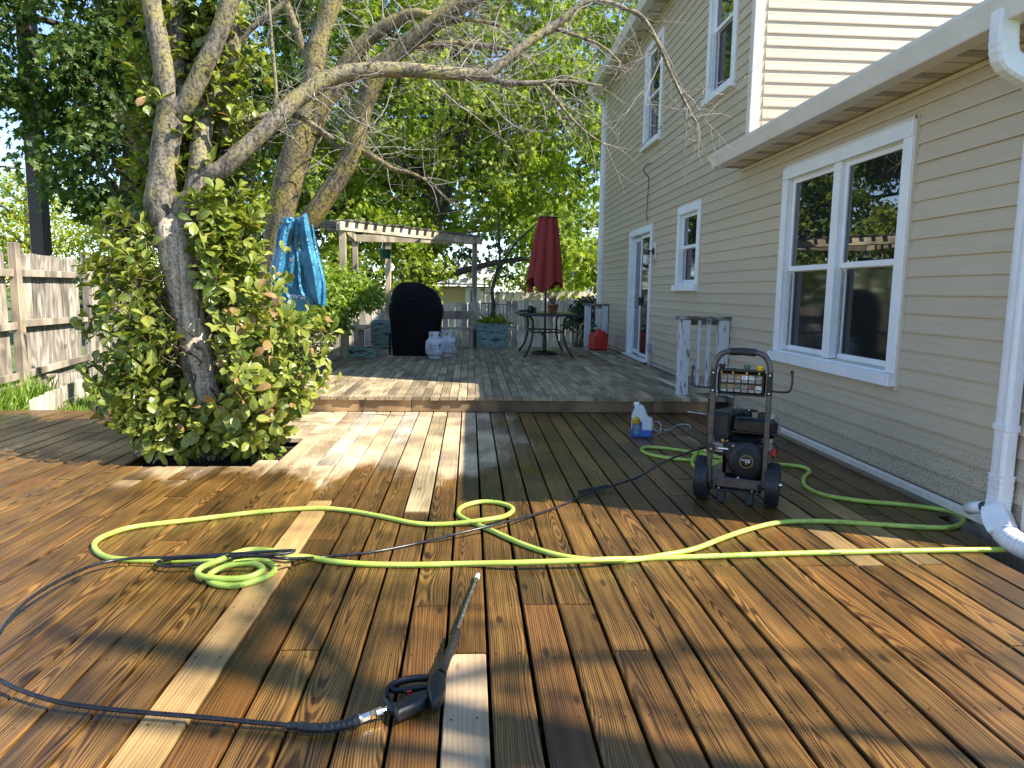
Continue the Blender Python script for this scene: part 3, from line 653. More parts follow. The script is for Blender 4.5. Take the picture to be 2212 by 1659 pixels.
# ================================================================== fences
def picket(parent, p, d, w_, z0, z1, mat, t=.018, ear=.03, tilt=0.):
    """board standing at p, wide along d, dog-eared top"""
    L = z1-z0; a = w_/2
    pr = [(-a, 0), (a, 0), (a, L-ear), (a-ear*.8, L), (-a+ear*.8, L), (-a, L-ear)] if ear else [(-a, 0), (a, 0), (a, L), (-a, L)]
    nrm = Vector((d.y, -d.x, 0))
    me = MB().extr([(x, z-L/2) for x, z in pr], -nrm*t/2, d, (0, 0, 1), nrm, t).mesh('picket', mat)
    o = link('picket', me, parent, Vector((p.x, p.y, (z0+z1)/2))-parent.location); o.rotation_euler = (0, tilt, 0); return o
def fence_run(parent, A, B, zt0, zt1, mat, w_=.14, gap=.006, z0=GZ, skip=None):
    A, B = Vector(A), Vector(B); d = (B-A).normalized(); L = (B-A).length; n = int(L/(w_+gap))
    for i in range(n):
        p = A+d*((i+.5)*(w_+gap)); zt = zt0+(zt1-zt0)*(i+.5)/n+random.uniform(-.012, .012)
        picket(parent, p, d, w_-random.uniform(0, .006), z0+.02, zt, mat, tilt=random.gauss(0, .004))
# left privacy fence, running away from the deck
FA, FP1, FP2, FE = Vector((-5.25, 6.9, 0)), Vector((-5.6, 9.35, 0)), Vector((-5.95, 11.7, 0)), Vector((-6.3, 14.1, 0))
pf = thing('privacy_fence', 'weathered grey board privacy fence on square posts at the left', 'fence', (-5.6, 9.35, GZ))
for A, B in ((FA, FP1), (FP1, FP2), (FP2, FE), (FE, Vector((-6.7, 16.6, 0)))):
    d = (B-A).normalized(); nm = Vector((d.y, -d.x, 0)); off = -nm*.06
    fence_run(pf, A+d*.06+off, B-d*.06+off, 1.69, 1.69, M['fence'], .128, .008)
    for zr in (1.43, .78, .16):
        mb = MB(); L = (B-A).length-.1; zm = random.uniform(-.01, .01)
        o = mb.bbox((0, 0, 0), (L, .04, .09), .004).build('rail', M['bench'], pf); o.location = (A+B)/2+Vector((0, 0, zr+zm))-off*.1-pf.location; o.rotation_euler = (0, random.gauss(0, .006), atan2(d.y, d.x))
for P in (FA, FP1, FP2, FE):
    o = MB().bbox((0, 0, 0), (.105, .105, 2.02), .008).build('post', M['fence'], pf); o.location = P+Vector((.02, 0, .79))-pf.location
# low picket edging round the bed at the fence foot
be = thing('bed_edging', 'low scalloped picket edging around the weedy bed at the fence', 'edging', (-5.05, 8.9, GZ))
A, B = Vector((-4.72, 8.0, 0)), Vector((-5.26, 10.38, 0)); d = (B-A).normalized(); n = int((B-A).length/.098)
for i in range(n):
    p = A+d*((i+.5)*.098); picket(be, p, d, .094, GZ-.02, .06+random.uniform(-.012, .012), M['fence_tan'], .016, .022, random.gauss(0, .01))
for (A, B) in ((Vector((-5.27, 10.4, 0)), Vector((-5.68, 10.0, 0))),):
    d = (B-A).normalized()
    for i in range(4): picket(be, A+d*((i+.5)*.14), d, .135, GZ-.02, .10, M['fence'], .016, 0)
o = MB().bbox((0, 0, 0), (.04, 2.3, .03), .003).build('back_rail', M['fence'], be); o.location = Vector((-5.45, 9.0, .08))-be.location; o.rotation_euler = (0, 0, radians(8))
# back fence, two runs
bf = thing('back_fence', 'tan dog-eared picket fence just behind the upper deck', 'fence', (0, 17.2, GZ))
fence_run(bf, (-3.6, 17.0, 0), (.55, 17.0, 0), 1.00, 1.02, M['fence_tan'], .138, .010, -.5); fence_run(bf, (.55, 17.0, 0), (4.4, 17.6, 0), 1.05, 1.2, M['fence_tan'], .138, .008, -.5)
for z in (.05, .75):
    o = MB().bbox((0, 0, 0), (8, .04, .09)).build('rail', M['fence'], bf); o.location = Vector((.4, 17.24, z))-bf.location; o.rotation_euler = (0, 0, .03)
b2 = thing('far_fence', 'second tan picket fence further back at the neighbour\'s yard', 'fence', (2, 21.6, GZ))
fence_run(b2, (.3, 21.0, 0), (6.5, 22.2, 0), 1.27, 1.37, M['fence_tan'], .138, .008, -.5)
b3 = thing('far_fence', 'stretch of grey fence glimpsed behind the bush left of the pergola', 'fence', (-5, 19, GZ))
fence_run(b3, (-9.5, 18.6, 0), (-3.6, 18.2, 0), 1.25, 1.2, M['fence'], .138, .008, -.3)

# ================================================================== pergola corner with bench
pg = thing('pergola', 'triangular weathered corner pergola with dark roof slats behind the grill', 'pergola', (-1.2, 14, Z1))
PA, PBk, PC, PD = Vector((-2.05, 12.0, 0)), Vector((-2.27, 14.72, 0)), Vector((-1.63, 14.75, 0)), Vector((.09, 14.86, 0))
def at(o, p): o.location = Vector(p)-(o.parent.location if o.parent else Vector()); return o
for P, zt in ((PA, 2.36), (PBk, 2.24), (PC, 2.24), (PD, 2.37)):
    at(MB().bbox((0, 0, 0), (.105, .105, zt-Z1), .006).build('post', M['pergola'], pg), (P.x, P.y, (zt+Z1)/2))
def beam(A, B, z, h, t, ov=.2, name='beam', mat='pergola_h', off=0.):
    d = (B-A).normalized(); nm = Vector((d.y, -d.x, 0)); L = (B-A).length+2*ov
    o = MB().bbox((0, 0, 0), (L, t, h), .004).build(name, M[mat], pg); at(o, (A+B)/2+nm*off+Vector((0, 0, z))); o.rotation_euler = (0, 0, atan2(d.y, d.x)); return d, nm
dd, nm = beam(PA, PD, 2.285, .135, .04, .13, off=.075); beam(PA, PD, 2.285, .135, .04, .05, off=-.075)
beam(PBk, PD, 2.285, .135, .04, .1, off=.075); beam(PA, PBk, 2.285, .135, .04, .02, off=.0)
L = (PD-PA).length
for i in range(18):
    t = .02+i*(L+.05)/17; p = PA+dd*t; ln = .34+1.55*min(1, max(0., 1-abs((t/L)-.38)/.62)) if t > 0 else .34
    q = p+nm*.19; e = q-nm*ln
    o = MB().bbox((0, 0, 0), (ln, .075, .032), .003).build('roof_slat', M['pergola_d'], pg); at(o, (q+e)/2+Vector((0, 0, 2.375))); o.rotation_euler = (0, 0, atan2(-nm.y, -nm.x)); o.rotation_euler.y = random.gauss(0, .006)
bn = thing('garden_bench', 'grey plank bench built between the pergola posts behind the propane tanks', 'bench', (-.6, 14.6, Z1))
for z, h in ((.80, .17), (.60, .10)):
    if z > .7: at(MB().bbox((0, 0, 0), (1.75, .03, h), .003).build('back_board', M['bench'], bn), (-.78, 14.78, z))
for k in range(3): at(MB().bbox((0, 0, 0), (1.8, .125, .03), .004).build('seat_board', M['bench'], bn), (-.78, 14.44+k*.132, .545))
for x in (-1.5, .02): at(MB().bbox((0, 0, 0), (.09, .4, .36), .004).build('leg', M['bench'], bn), (x, 14.57, .35))
lb = thing('side_bench', 'low wooden bench end jutting from under the green bush', 'bench', (-2.0, 13.3, Z1))
for k in range(3): at(MB().bbox((0, 0, 0), (.13, 1.3, .035), .004).build('seat_board', M['deck_up'], lb), (-2.2+k*.137, 13.5, .60))
for x in (-2.2, -1.93): at(MB().bbox((0, 0, 0), (.1, .1, .41), .004).build('leg', M['bench'], lb), (x, 13.05, .375))
# planter boxes in peeling teal
def planter(name, label, x0, x1, y0, y1, z0, z1, rows, group=None):
    t = thing(name, label, 'planter', ((x0+x1)/2, (y0+y1)/2, z0), 0, group)
    h = (z1-z0)/rows
    for k in range(rows):
        z = z0+h*(k+.5)
        for y in (y0, y1): at(MB().bbox((0, 0, 0), (x1-x0, .025, h-.006), .004).build('board', M['teal'], t), ((x0+x1)/2+random.uniform(-.004, .004), y, z))
        for x in (x0+.013, x1-.013): at(MB().bbox((0, 0, 0), (.025, y1-y0-.03, h-.006), .004).build('side_board', M['teal'], t), (x, (y0+y1)/2, z))
    at(MB().box((0, 0, 0), (x1-x0-.06, y1-y0-.06, .02)).build('soil', M['soil'], t), ((x0+x1)/2, (y0+y1)/2, z1-.05))
    if rows > 1: 
        for x in (x0+.03, x1-.03): at(MB().bbox((0, 0, 0), (.05, .016, z1-z0), .003).build('corner_batten', M['teal'], t), (x, y0-.021, (z0+z1)/2))
    at(MB().box((0, 0, 0), (x1-x0-.04, y1-y0-.04, .02)).build('base', M['dark'], t), ((x0+x1)/2, (y0+y1)/2, z0+.012))
    return t
planter('trough_planter', 'long low teal planter trough lying at the left deck edge', -2.12, -1.53, 12.03, 12.3, Z1, Z1+.17, 1)
planter('planter_box', 'square teal planter box in the pergola corner left of the grill', -1.88, -1.33, 14.0, 14.5, Z1, .70, 3)
planter('planter_box', 'peeling teal planter box with a sapling between bench and patio table', .14, .77, 14.45, 14.83, Z1, .67, 3)

# ================================================================== furniture on the upper deck
gr = thing('covered_grill', 'barbecue grill under a black fabric cover', 'grill', (-.93, 12.75, Z1))
secs = [(0, .40, .27, 0), (.05, .405, .275, 0), (.25, .415, .285, 0), (.5, .43, .295, 0), (.68, .46, .31, .0), (.78, .468, .315, .0), (.86, .455, .31, -.0), (.98, .42, .29, -.005), (1.10, .375, .26, -.02), (1.19, .31, .22, -.05), (1.245, .22, .16, -.08), (1.262, .1, .08, -.09)]
mb = MB(); nn = 44; vs = []
for k, (z, a, b, cx) in enumerate(secs):
    for i in range(nn):
        t = 2*pi*i/nn; ct, st = cos(t), sin(t); e = .42
        x = math.copysign(abs(ct)**e, ct); y = math.copysign(abs(st)**e, st)
        wv = 1+(.022*sin(t*9+z*2)+.014*sin(t*17-z*5))*(1.2-z)+.008*sin(t*5+z*9)
        zz = z+(.012*sin(t*6+1) if k < 2 else 0)+(-.03*abs(ct)**3 if k > 8 else 0)
        vs.append((cx+a*x*wv, b*y*wv, zz))
m = len(secs)
mb.add(vs, [(k*nn+i, k*nn+(i+1) % nn, (k+1)*nn+(i+1) % nn, (k+1)*nn+i) for k in range(m-1) for i in range(nn)], True); mb.add(vs[-nn:], [tuple(range(nn))], True)
mb.build('cover', M['canvas'], gr)
MB().tube(catmull([(-.17, -.318, .985), (-.1, -.335, .955), (0, -.336, .955), (.07, -.318, .985)], 4), .012, 6).build('strap_handle', M['canvas'], gr)
MB().tube([(-.42, -.26, .80), (0, -.325, .80), (.42, -.26, .80)], .006, 5).build('seam', M['canvas'], gr)
MB().box((-.44, -.18, .2), (.03, .02, .36)).build('strap', M['canvas'], gr)
for x in (-.34, .34):
    for y in (-.2, .2): MB().lathe([(.03, 0), (.035, .01), (.035, .04), (.03, .05)], (x, y, .0), 10).build('caster', M['black'], gr)
def tank(x, y, label, rz):
    t = thing('propane_tank', label, 'tank', (x, y, Z1), rz, 'propane tanks by the grill')
    MB().lathe([(.10, 0), (.105, .01), (.105, .035), (.10, .04)], (0, 0, 0), 20).build('foot_ring', M['tank'], t)
    MB().lathe([(.06, .03), (.12, .045), (.148, .085), (.155, .13), (.155, .235), (.148, .28), (.12, .32), (.07, .343), (.03, .348)], (0, 0, 0), 24).build('body', M['tank'], t)
    mb = MB(); n = 24
    pr = []
    for i in range(n):                        # collar with hand holes
        a0, a1 = 2*pi*i/n, 2*pi*(i+1)/n
        if i in (0, 1, 2): continue
        zs = [(.33, .44)] if i % 6 not in (3, 4) else [(.33, .365), (.415, .44)]
        for z0, z1 in zs:
            vs = [(r*cos(a), r*sin(a), z) for r in (.095, .100) for z in (z0, z1) for a in (a0, a1)]
            mb.add(vs, [(0, 1, 3, 2), (4, 6, 7, 5), (0, 4, 5, 1), (2, 3, 7, 6), (0, 2, 6, 4), (1, 5, 7, 3)])
    mb.build('collar', M['tank'], t)
    MB().lathe([(.022, .34), (.022, .39), (.012, .395), (.03, .4), (.03, .42)], (0, 0, 0), 10).build('valve', M['brass'], t)
    mb = MB(); vs = []
    for i in range(9):
        a = -pi/2-.75+i*1.5/8
        for z in (.115, .26): vs.append((.1563*cos(a), .1563*sin(a), z))
    mb.add(vs, [(2*i, 2*i+2, 2*i+3, 2*i+1) for i in range(8)], True); lbo = mb.build('label', M['tanklabel'], t)
    mb = MB(); vs = []
    for i in range(4):
        a = -pi/2+.52+i*.26/3
        for z in (.15+.01*i*3, .26): vs.append((.1572*cos(a), .1572*sin(a), z))
    mb.add(vs, [(2*i, 2*i+2, 2*i+3, 2*i+1) for i in range(3)], True); mb.build('label_stripe', M['labelblue'], lbo)
    for k in range(9):
        mb = MB(); vs = []
        for i in range(5):
            a = -pi/2-.68+(.5 if k % 2 else 0)+i*.45/4
            for z in (.135+.013*k, .141+.013*k): vs.append((.1570*cos(a), .1570*sin(a), z))
        mb.add(vs, [(2*i, 2*i+2, 2*i+3, 2*i+1) for i in range(4)], True); mb.build('label_print', M['ink'], lbo)
tank(-.58, 12.12, 'front white propane tank standing right of the covered grill', 0); tank(-.385, 12.55, 'rear white propane tank half hidden behind the other', .5)
# patio table with umbrella
tb = thing('patio_table', 'dark metal patio table with curved splayed legs in the shade', 'table', (1.36, 13.06, Z1))
MB().bbox((0, 0, .745), (1.0, 1.5, .03), .008).bbox((0, 0, .725), (1.03, 1.53, .028), .01).build('table_top', M['tablemetal'], tb)
mb = MB().bbox((0, 0, .7612), (.9, 1.4, .004), .001); mb.build('glass_inlay', plain('dark_green_tabletop', (.02, .03, .022), .25), tb)
for sx in (-1, 1):
    for sy in (-1, 1):
        MB().tube(catmull([(sx*.44, sy*.6, .715), (sx*.33, sy*.58, .70), (sx*.275, sy*.56, .62), (sx*.27, sy*.55, .45), (sx*.28, sy*.56, .33), (sx*.33, sy*.6, .16), (sx*.42, sy*.69, .0)], 5), .019, 8).build('leg', M['tablemetal'], tb)
for sx in (-1, 1): MB().tube([(sx*.272, -.55, .43), (sx*.272, .55, .43)], .014, 6).build('stretcher', M['tablemetal'], tb)
for sy in (-1, 1): MB().tube([(-.272, sy*.55, .43), (.272, sy*.55, .43)], .014, 6).build('stretcher', M['tablemetal'], tb)
for sx in (-1, 1): MB().tube([(sx*.1, -.55, .43), (sx*.1, .55, .43)], .009, 6).build('shelf_bar', M['tablemetal'], tb)
ub = thing('patio_umbrella', 'closed red patio umbrella standing through the dark table', 'umbrella', (1.36, 13.1, Z1))
MB().lathe([(.225, 0), (.235, .02), (.22, .05), (.16, .068), (.04, .075)], (0, 0, 0), 24).build('base', M['tablemetal'], ub)
MB().lathe([(.035, .07), (.035, .3), (.028, .31), (.028, .34)], (0, 0, 0), 10).build('base_tube', M['tablemetal'], ub)
MB().tube([(0, 0, .3), (0, 0, 2.42)], .019, 8).build('pole', M['tablemetal'], ub); MB().bbox((-.035, 0, .36), (.05, .03, .05)).build('knob', M['tablemetal'], ub)
mb = MB(); nn = 64; zs = np.linspace(0, 1, 16); vs = []
for k, u in enumerate(zs):
    z = 2.43-u*1.12
    r = .155+.155*u**.9
    for i in range(nn):
        t = 2*pi*i/nn; pl = abs(sin(t*4+.6*u))**.7; pl2 = sin(t*11+u*3)*.05
        rr = r*(.60+.50*pl+pl2)*(1+.06*sin(t+2))
        zz = z-(.16*u**6)*(.5+.5*cos(t*4+1.2))-(.06*u**4)*sin(t*3)
        vs.append((rr*cos(t)*1.02+.02*u*-1, rr*sin(t)*.8, zz))
mb.add(vs, [(k*nn+i, (k+1)*nn+i, (k+1)*nn+(i+1) % nn, k*nn+(i+1) % nn) for k in range(15) for i in range(nn)], True)
mb.add(vs[:nn], [tuple(range(nn))], True); mb.build('canopy', M['umb'], ub)
for x, y in ((-.09, -.06), (.02, -.1), (.11, -.03)): MB().lathe([(.07, 0), (.075, .006), (.06, .018), (.01, .022)], (x, y, 2.43), 12).build('vent_cap', M['black'], ub)
po = thing('flower_pot', 'terracotta pot with spiky plant on the patio table', 'plant pot', (1.47, 12.85, Z1+.764))
MB().lathe([(.055, 0), (.06, .004), (.088, .12), (.098, .12), (.1, .155), (.085, .155), (.08, .13)], (0, 0, 0), 20).build('pot', M['terra'], po)
MB().lathe([(.084, .14), (.002, .145)], (0, 0, 0), 16, cap=False).build('soil', M['soil'], po)
al = plain('aloe_leaf', (.085, .075, .07), .6, var=.3)
for k in range(13):
    a = k*2.4; tl = random.uniform(.25, 1.0); h = random.uniform(.18, .3); d = Vector((cos(a), sin(a), 0))
    pth = catmull([d*.02+Vector((0, 0, .14)), d*(.05*tl+.03)+Vector((0, 0, .14+h*.5)), d*(.22*tl)+Vector((0, 0, .14+h))], 4)
    MB().tube(pth, [.011*(1-.85*i/(len(pth)-1)) for i in range(len(pth))], 5).build('leaf', al, po)
nz = thing('hose_nozzle', 'black hose nozzle lying on the left end of the patio table', 'nozzle', (1.06, 12.7, Z1+.764))
MB().lathe([(.05, 0), (.055, .01), (.055, .1), (.045, .115), (.01, .12)], (0, 0, 0), 14).build('body', M['black'], nz)
MB().tube([(-.04, 0, .035), (-.2, 0, .022)], [.022, .018], 8).build('spout', M['black'], nz); MB().bbox((.075, 0, .045), (.05, .05, .09), .01).build('cap', M['black'], nz)
gc = thing('gas_can', 'red plastic gas can at the far house corner', 'gas can', (2.52, 14.15, Z1))
pr = [(-.17, 0), (.17, 0), (.175, .02), (.175, .17), (.165, .2), (.175, .26), (.165, .33), (.13, .37), (.02, .415), (-.03, .41), (-.06, .38), (-.13, .34), (-.17, .29), (-.175, .02)]
bm = bmesh.new(); vsx = [bm.verts.new((x, -.12, z)) for x, z in pr]; f = bm.faces.new(vsx); r = bmesh.ops.extrude_face_region(bm, geom=[f]); bmesh.ops.translate(bm, vec=(0, .24, 0), verts=[v for v in r['geom'] if isinstance(v, bmesh.types.BMVert)])
bmesh.ops.recalc_face_normals(bm, faces=bm.faces); bmesh.ops.bevel(bm, geom=[e for e in bm.edges if abs(e.verts[0].co.y-e.verts[1].co.y) < 1e-5], offset=.03, segments=3, affect='EDGES', profile=.5)
me = bpy.data.meshes.new('body'); bm.to_mesh(me); bm.free(); me.materials.append(M['red'])
for p in me.polygons: p.use_smooth = True
link('body', me, gc)
MB().bbox((.0, -.122, .19), (.2, .02, .2), .018).build('moulded_panel', M['red'], gc); MB().bbox((.04, -.13, .19), (.09, .02, .12), .015).build('moulded_recess', M['red'], gc)
MB().tube(catmull([(-.1, 0, .38), (-.13, 0, .45), (-.1, 0, .5), (-.04, 0, .47)], 5), .022, 8).build('spout', M['green'], gc); MB().lathe([(.04, 0), (.04, .05), (.03, .06)], (-.1, 0, .35), 12).build('cap', M['black'], gc)
# white peeling railings
def railing(label, x0, x1, y, z0, z1, pw, bal, group):
    t = thing('railing', label, 'railing', ((x0+x1)/2, y, z0), 0, group)
    for x in (x0+pw/2, x1-pw/2): at(MB().bbox((0, 0, 0), (pw, pw*.9, z1-z0-.035), .006).build('post', M['white_peel'], t), (x, y, (z0+z1-.035)/2))
    at(MB().bbox((0, 0, 0), (x1-x0+.07, .14, .035), .004).build('top_rail', M['white_peel_h'], t), ((x0+x1)/2, y, z1-.0175))
    at(MB().bbox((0, 0, 0), (x1-x0-2*pw, .035, .06), .003).build('upper_rail', M['white_peel_h'], t), ((x0+x1)/2, y+.03, z1-.068))
    for k in range(bal):
        x = x0+pw+(x1-x0-2*pw)*(k+1)/(bal+1); at(MB().bbox((0, 0, 0), (.038, .036, z1-z0-.13), .003).build('baluster', M['white_peel'], t), (x, y-.008, (z1+z0)/2+.03))
    for z in (z0+.06, z0+.17): at(MB().bbox((0, 0, 0), (x1-x0-2*pw, .035, .085), .003).build('lower_rail', M['bench'], t), ((x0+x1)/2, y+.03, z))
    return t
railing('near stub of peeling white railing against the siding, behind the pressure washer', 2.335, 2.89, 7.98, Z1, 1.05, .115, 2, 'white railings')
railing('far stub of white railing at the house corner behind the gas can', 2.40, 2.88, 15.1, Z1, 1.06, .12, 1, 'white railings')
# hanging pot and string lights on the pergola
hpp = ony(832, 549, 13.4)
hg = thing('hanging_pot', 'green plastic pot hanging from the pergola beam', 'plant pot', hpp)
MB().lathe([(.085, -.08), (.09, -.075), (.115, .06), (.128, .062), (.128, .085), (.11, .085), (.1, .02)], (0, 0, 0), 16).build('pot', M['green'], hg)
for k in range(3):
    a = k*2.1; MB().tube([(.12*cos(a), .12*sin(a), .08), (.02*cos(a), .02*sin(a), .36), (0, 0, .42)], .004, 4).build('hanger', M['lampgrey'], hg)
st = thing('string_lights', 'string of small clear bulbs strung from the pergola to the house', 'string lights', (0, 14.9, 2.2))
wp = [Vector((.1, 14.8, 2.22)), Vector((.09, 14.78, 1.5)), Vector((.13, 14.8, 1.0)), Vector((.2, 14.8, .9))]
MB().tube(catmull(wp, 6), .006, 4).build('wire', M['black'], st).location = -st.location
wp = catmull([Vector((.1, 14.85, 1.75)), Vector((1.0, 15.2, 1.62)), Vector((2.0, 15.6, 1.66)), Vector((2.86, 16.0, 1.95))], 8)
MB().tube(wp, .005, 4).build('wire', M['black'], st).location = -st.location
for k in range(2, len(wp)-1, 4):
    o = MB().lathe([(.001, -.09), (.022, -.075), (.025, -.05), (.012, -.025), (.012, 0)], (0, 0, 0), 8, cap=False).build('bulb', M['bulb'], st); at(o, wp[k])

# ================================================================== background buildings and poles
sh = thing('garden_shed', 'tan neighbour shed with grey shingle roof beyond the fence', 'shed', (.0, 31, GZ))
MB().box((-1.0, 0, .93), (3.7, 3, 1.86)).build('wall', M['shedwall'], sh)
at(MB().box((0, 0, 0), (.30, .06, 2.0)).build('corner_board', M['white'], sh), (.72, 29.47, .78))
at(MB().box((0, 0, 0), (.62, .05, 1.65)).build('door', M['white'], sh), (.12, 29.46, .62)); at(MB().box((0, 0, 0), (.2, .02, 1.1)).build('door_pane', M['glass'], sh), (.13, 29.425, .75))
MB().box((-1.0, -1.68, 1.88), (4.1, .08, .16)).build('fascia', M['white'], sh)
R = Matrix.Rotation(radians(24), 3, 'X')
MB().box((-1.0, -.75, 2.06), (4.05, 2.0, .03), R).build('roof', M['dark'], sh)
sme = [MB().bbox((0, 0, 0), (.245, .2, .012), .003, R).mesh('shingle', plain('shingle_%d' % k, c, .9, var=.12)) for k, c in enumerate(((.62, .62, .63), (.5, .5, .52), (.4, .4, .42), (.7, .7, .7)))]
for r_ in range(11):
    for c_ in range(16):
        o = link('shingle', random.choice(sme), sh); yl = -1.72+r_*.168; o.location = (-2.95+c_*.25+(r_ % 2)*.12, yl, 2.05+(yl+1.0)*math.tan(radians(24))-.03+.012)
nb = thing('neighbour_house', 'green grey sided neighbour house behind the trees at the house corner', 'house', (7.2, 36, GZ))
MB().box((0, 0, 1.6), (5.6, 3, 3.2)).build('wall', M['nbwall'], nb)
for k in range(20): o = MB().extr([(0, 0), (-.03, 0), (-.005, .15), (0, .15)], (-2.8, -1.51, .2+k*.15), (0, 1, 0), (0, 0, 1), (1, 0, 0), 5.6).build('siding_panel', M['nbwall'], nb)
for x in (-2.1, -1.1): 
    wo = MB().bbox((x, -1.55, 1.7), (.62, .06, 1.5), .01).build('window', M['white'], nb); MB().box((x, -1.585, 1.7), (.42, .02, 1.25)).build('pane', M['glass'], wo)
MB().extr([(-3.2, 3.1), (3.2, 3.1), (3.2, 3.25), (0, 4.6), (-3.2, 3.25)], (0, -1.9, 0), (1, 0, 0), (0, 0, 1), (0, 1, 0), 3.8).build('roof', M['shingle'], nb)
pl = thing('light_pole', 'tall dark brown square steel pole behind the left fence', 'pole', (-11.23, 20, GZ))
MB().bbox((0, 0, 6.5), (.36, .36, 13), .02).build('shaft', M['pole'], pl); MB().bbox((0, 0, .02), (.6, .6, .04)).build('base_plate', M['pole'], pl)
sl_ = thing('street_light', 'small grey street light head on an arm against the blue sky', 'street light', (-26.5, 40, GZ))
MB().tube([(0, 0, 0), (0, 0, 7.3)], [.12, .08], 8).build('post', M['lampgrey'], sl_); MB().tube([(0, 0, 7.25), (1.2, 0, 7.45), (2.7, 0, 7.52)], .05, 6).build('arm', M['pole'], sl_)
MB().bbox((3.0, 0, 7.50), (.75, .35, .2), .06).build('lamp_head', M['lampgrey'], sl_)

# ================================================================== pressure washer
pw = thing('pressure_washer', 'black petrol pressure washer on two knobbly wheels standing in the house shadow', 'pressure washer', (1.66, 4.31, 0), radians(-27))
# handle frame: inverted U, bent outward at the foot
for_top = [(-.165, 0, .17), (-.165, 0, .5), (-.165, 0, .80), (-.16, -.0, .87), (-.135, -.0, .925), (-.09, -.0, .95), (0, 0, .955), (.09, 0, .95), (.135, 0, .925), (.16, 0, .87), (.165, 0, .80), (.165, 0, .5), (.165, 0, .17)]
hp = catmull([(-.135, .03, .118), (-.155, .012, .125), (-.165, 0, .16)]+for_top[1:-1]+[(.165, 0, .16), (.155, .012, .125), (.135, .03, .118)], 5)
MB().tube(hp, .0175, 12).build('handle_frame', M['frame'], pw)
MB().tube([(-.075, 0, .951), (0, 0, .956), (.075, 0, .951)], .0235, 12).build('grip', M['rubber'], pw)
for s in (-1, 1): MB().tube([(s*.165, 0, .33), (s*.165, 0, .326)], .0195, 12).build('tube_collar', M['frame'], pw)
cp = MB().bbox((0, .02, .765), (.285, .045, .135), .012).build('control_panel', M['gloss'], pw)
MB().bbox((0, .012, .838), (.272, .07, .014), .004).build('nozzle_tray', M['black'], cp); MB().bbox((0, .02, .692), (.28, .05, .014), .004).build('lower_lip', M['black'], cp)
MB().bbox((0, -.0045, .762), (.245, .006, .118), .006).build('instruction_plate', M['gloss'], cp)
pics = [plain('photo_%d' % k, c, .35, var=.6, sc_=90) for k, c in enumerate(((.20, .18, .16), (.26, .15, .10), (.55, .55, .58), (.10, .13, .06), (.45, .44, .45), (.16, .05, .04)))]
for r_ in range(2):
    for c_ in range(6):
        x = -.102+c_*.0408; z = .797-r_*.058
        MB().box((x, -.0082, z), (.036, .001, .025)).build('picture', pics[(0, 0, 1, 2, 4, 0, 3, 1, 3, 0, 5, 4)[r_*6+c_]], cp)
        for k in range(3): MB().box((x, -.0082, z-.0185-k*.0055), (.033-.004*(k == 2), .001, .0026)).build('print_line', M['lampgrey'], cp)
MB().box((-.03, -.0083, .8145), (.18, .001, .002)).build('orange_stripe', plain('orange_print', (.6, .2, .03), .5), cp)
for x, m_ in ((-.118, 'black'), (-.05, 'black'), (.03, 'green'), (.103, 'yellow')):
    nzl = MB().lathe([(.016, .845), (.016, .855), (.021, .858), (.021, .868), (.017, .873), (.008, .874)] if x != -.05 else [(.017, .845), (.017, .851), (.006, .852)], (x, .0, 0), 12).build('spray_nozzle', M[m_], pw)
    MB().lathe([(.006, .818), (.0065, .82), (.0065, .832)], (x, -.012, 0), 8).build('brass_stem', M['brass'], nzl)
for s in (-1, 1):
    MB().bbox((s*.165, -.012, .765), (.034, .02, .14), .005).build('bracket', M['black'], pw)
    for z in (.82, .71): MB().lathe([(.0085, 0), (.0085, .006), (.005, .009)], (s*.165, -.02, z), 8, Matrix.Rotation(pi/2, 3, 'X')).build('bolt', M['steel'], pw)
    MB().tube(catmull([(s*.165, -.025, .80), (s*.168, -.03, .74), (s*.19, -.03, .727), (s*.26, -.03, .727), (s*.285, -.03, .742), (s*.292, -.03, .80), (s*.288, -.032, .845)], 4), .0062, 8).build('hook', M['black'], pw)
    MB().lathe([(.009, 0), (.011, .01), (.009, .02)], (s*.288, -.032, .838), 8).build('hook_tip', M['rubber'], pw)
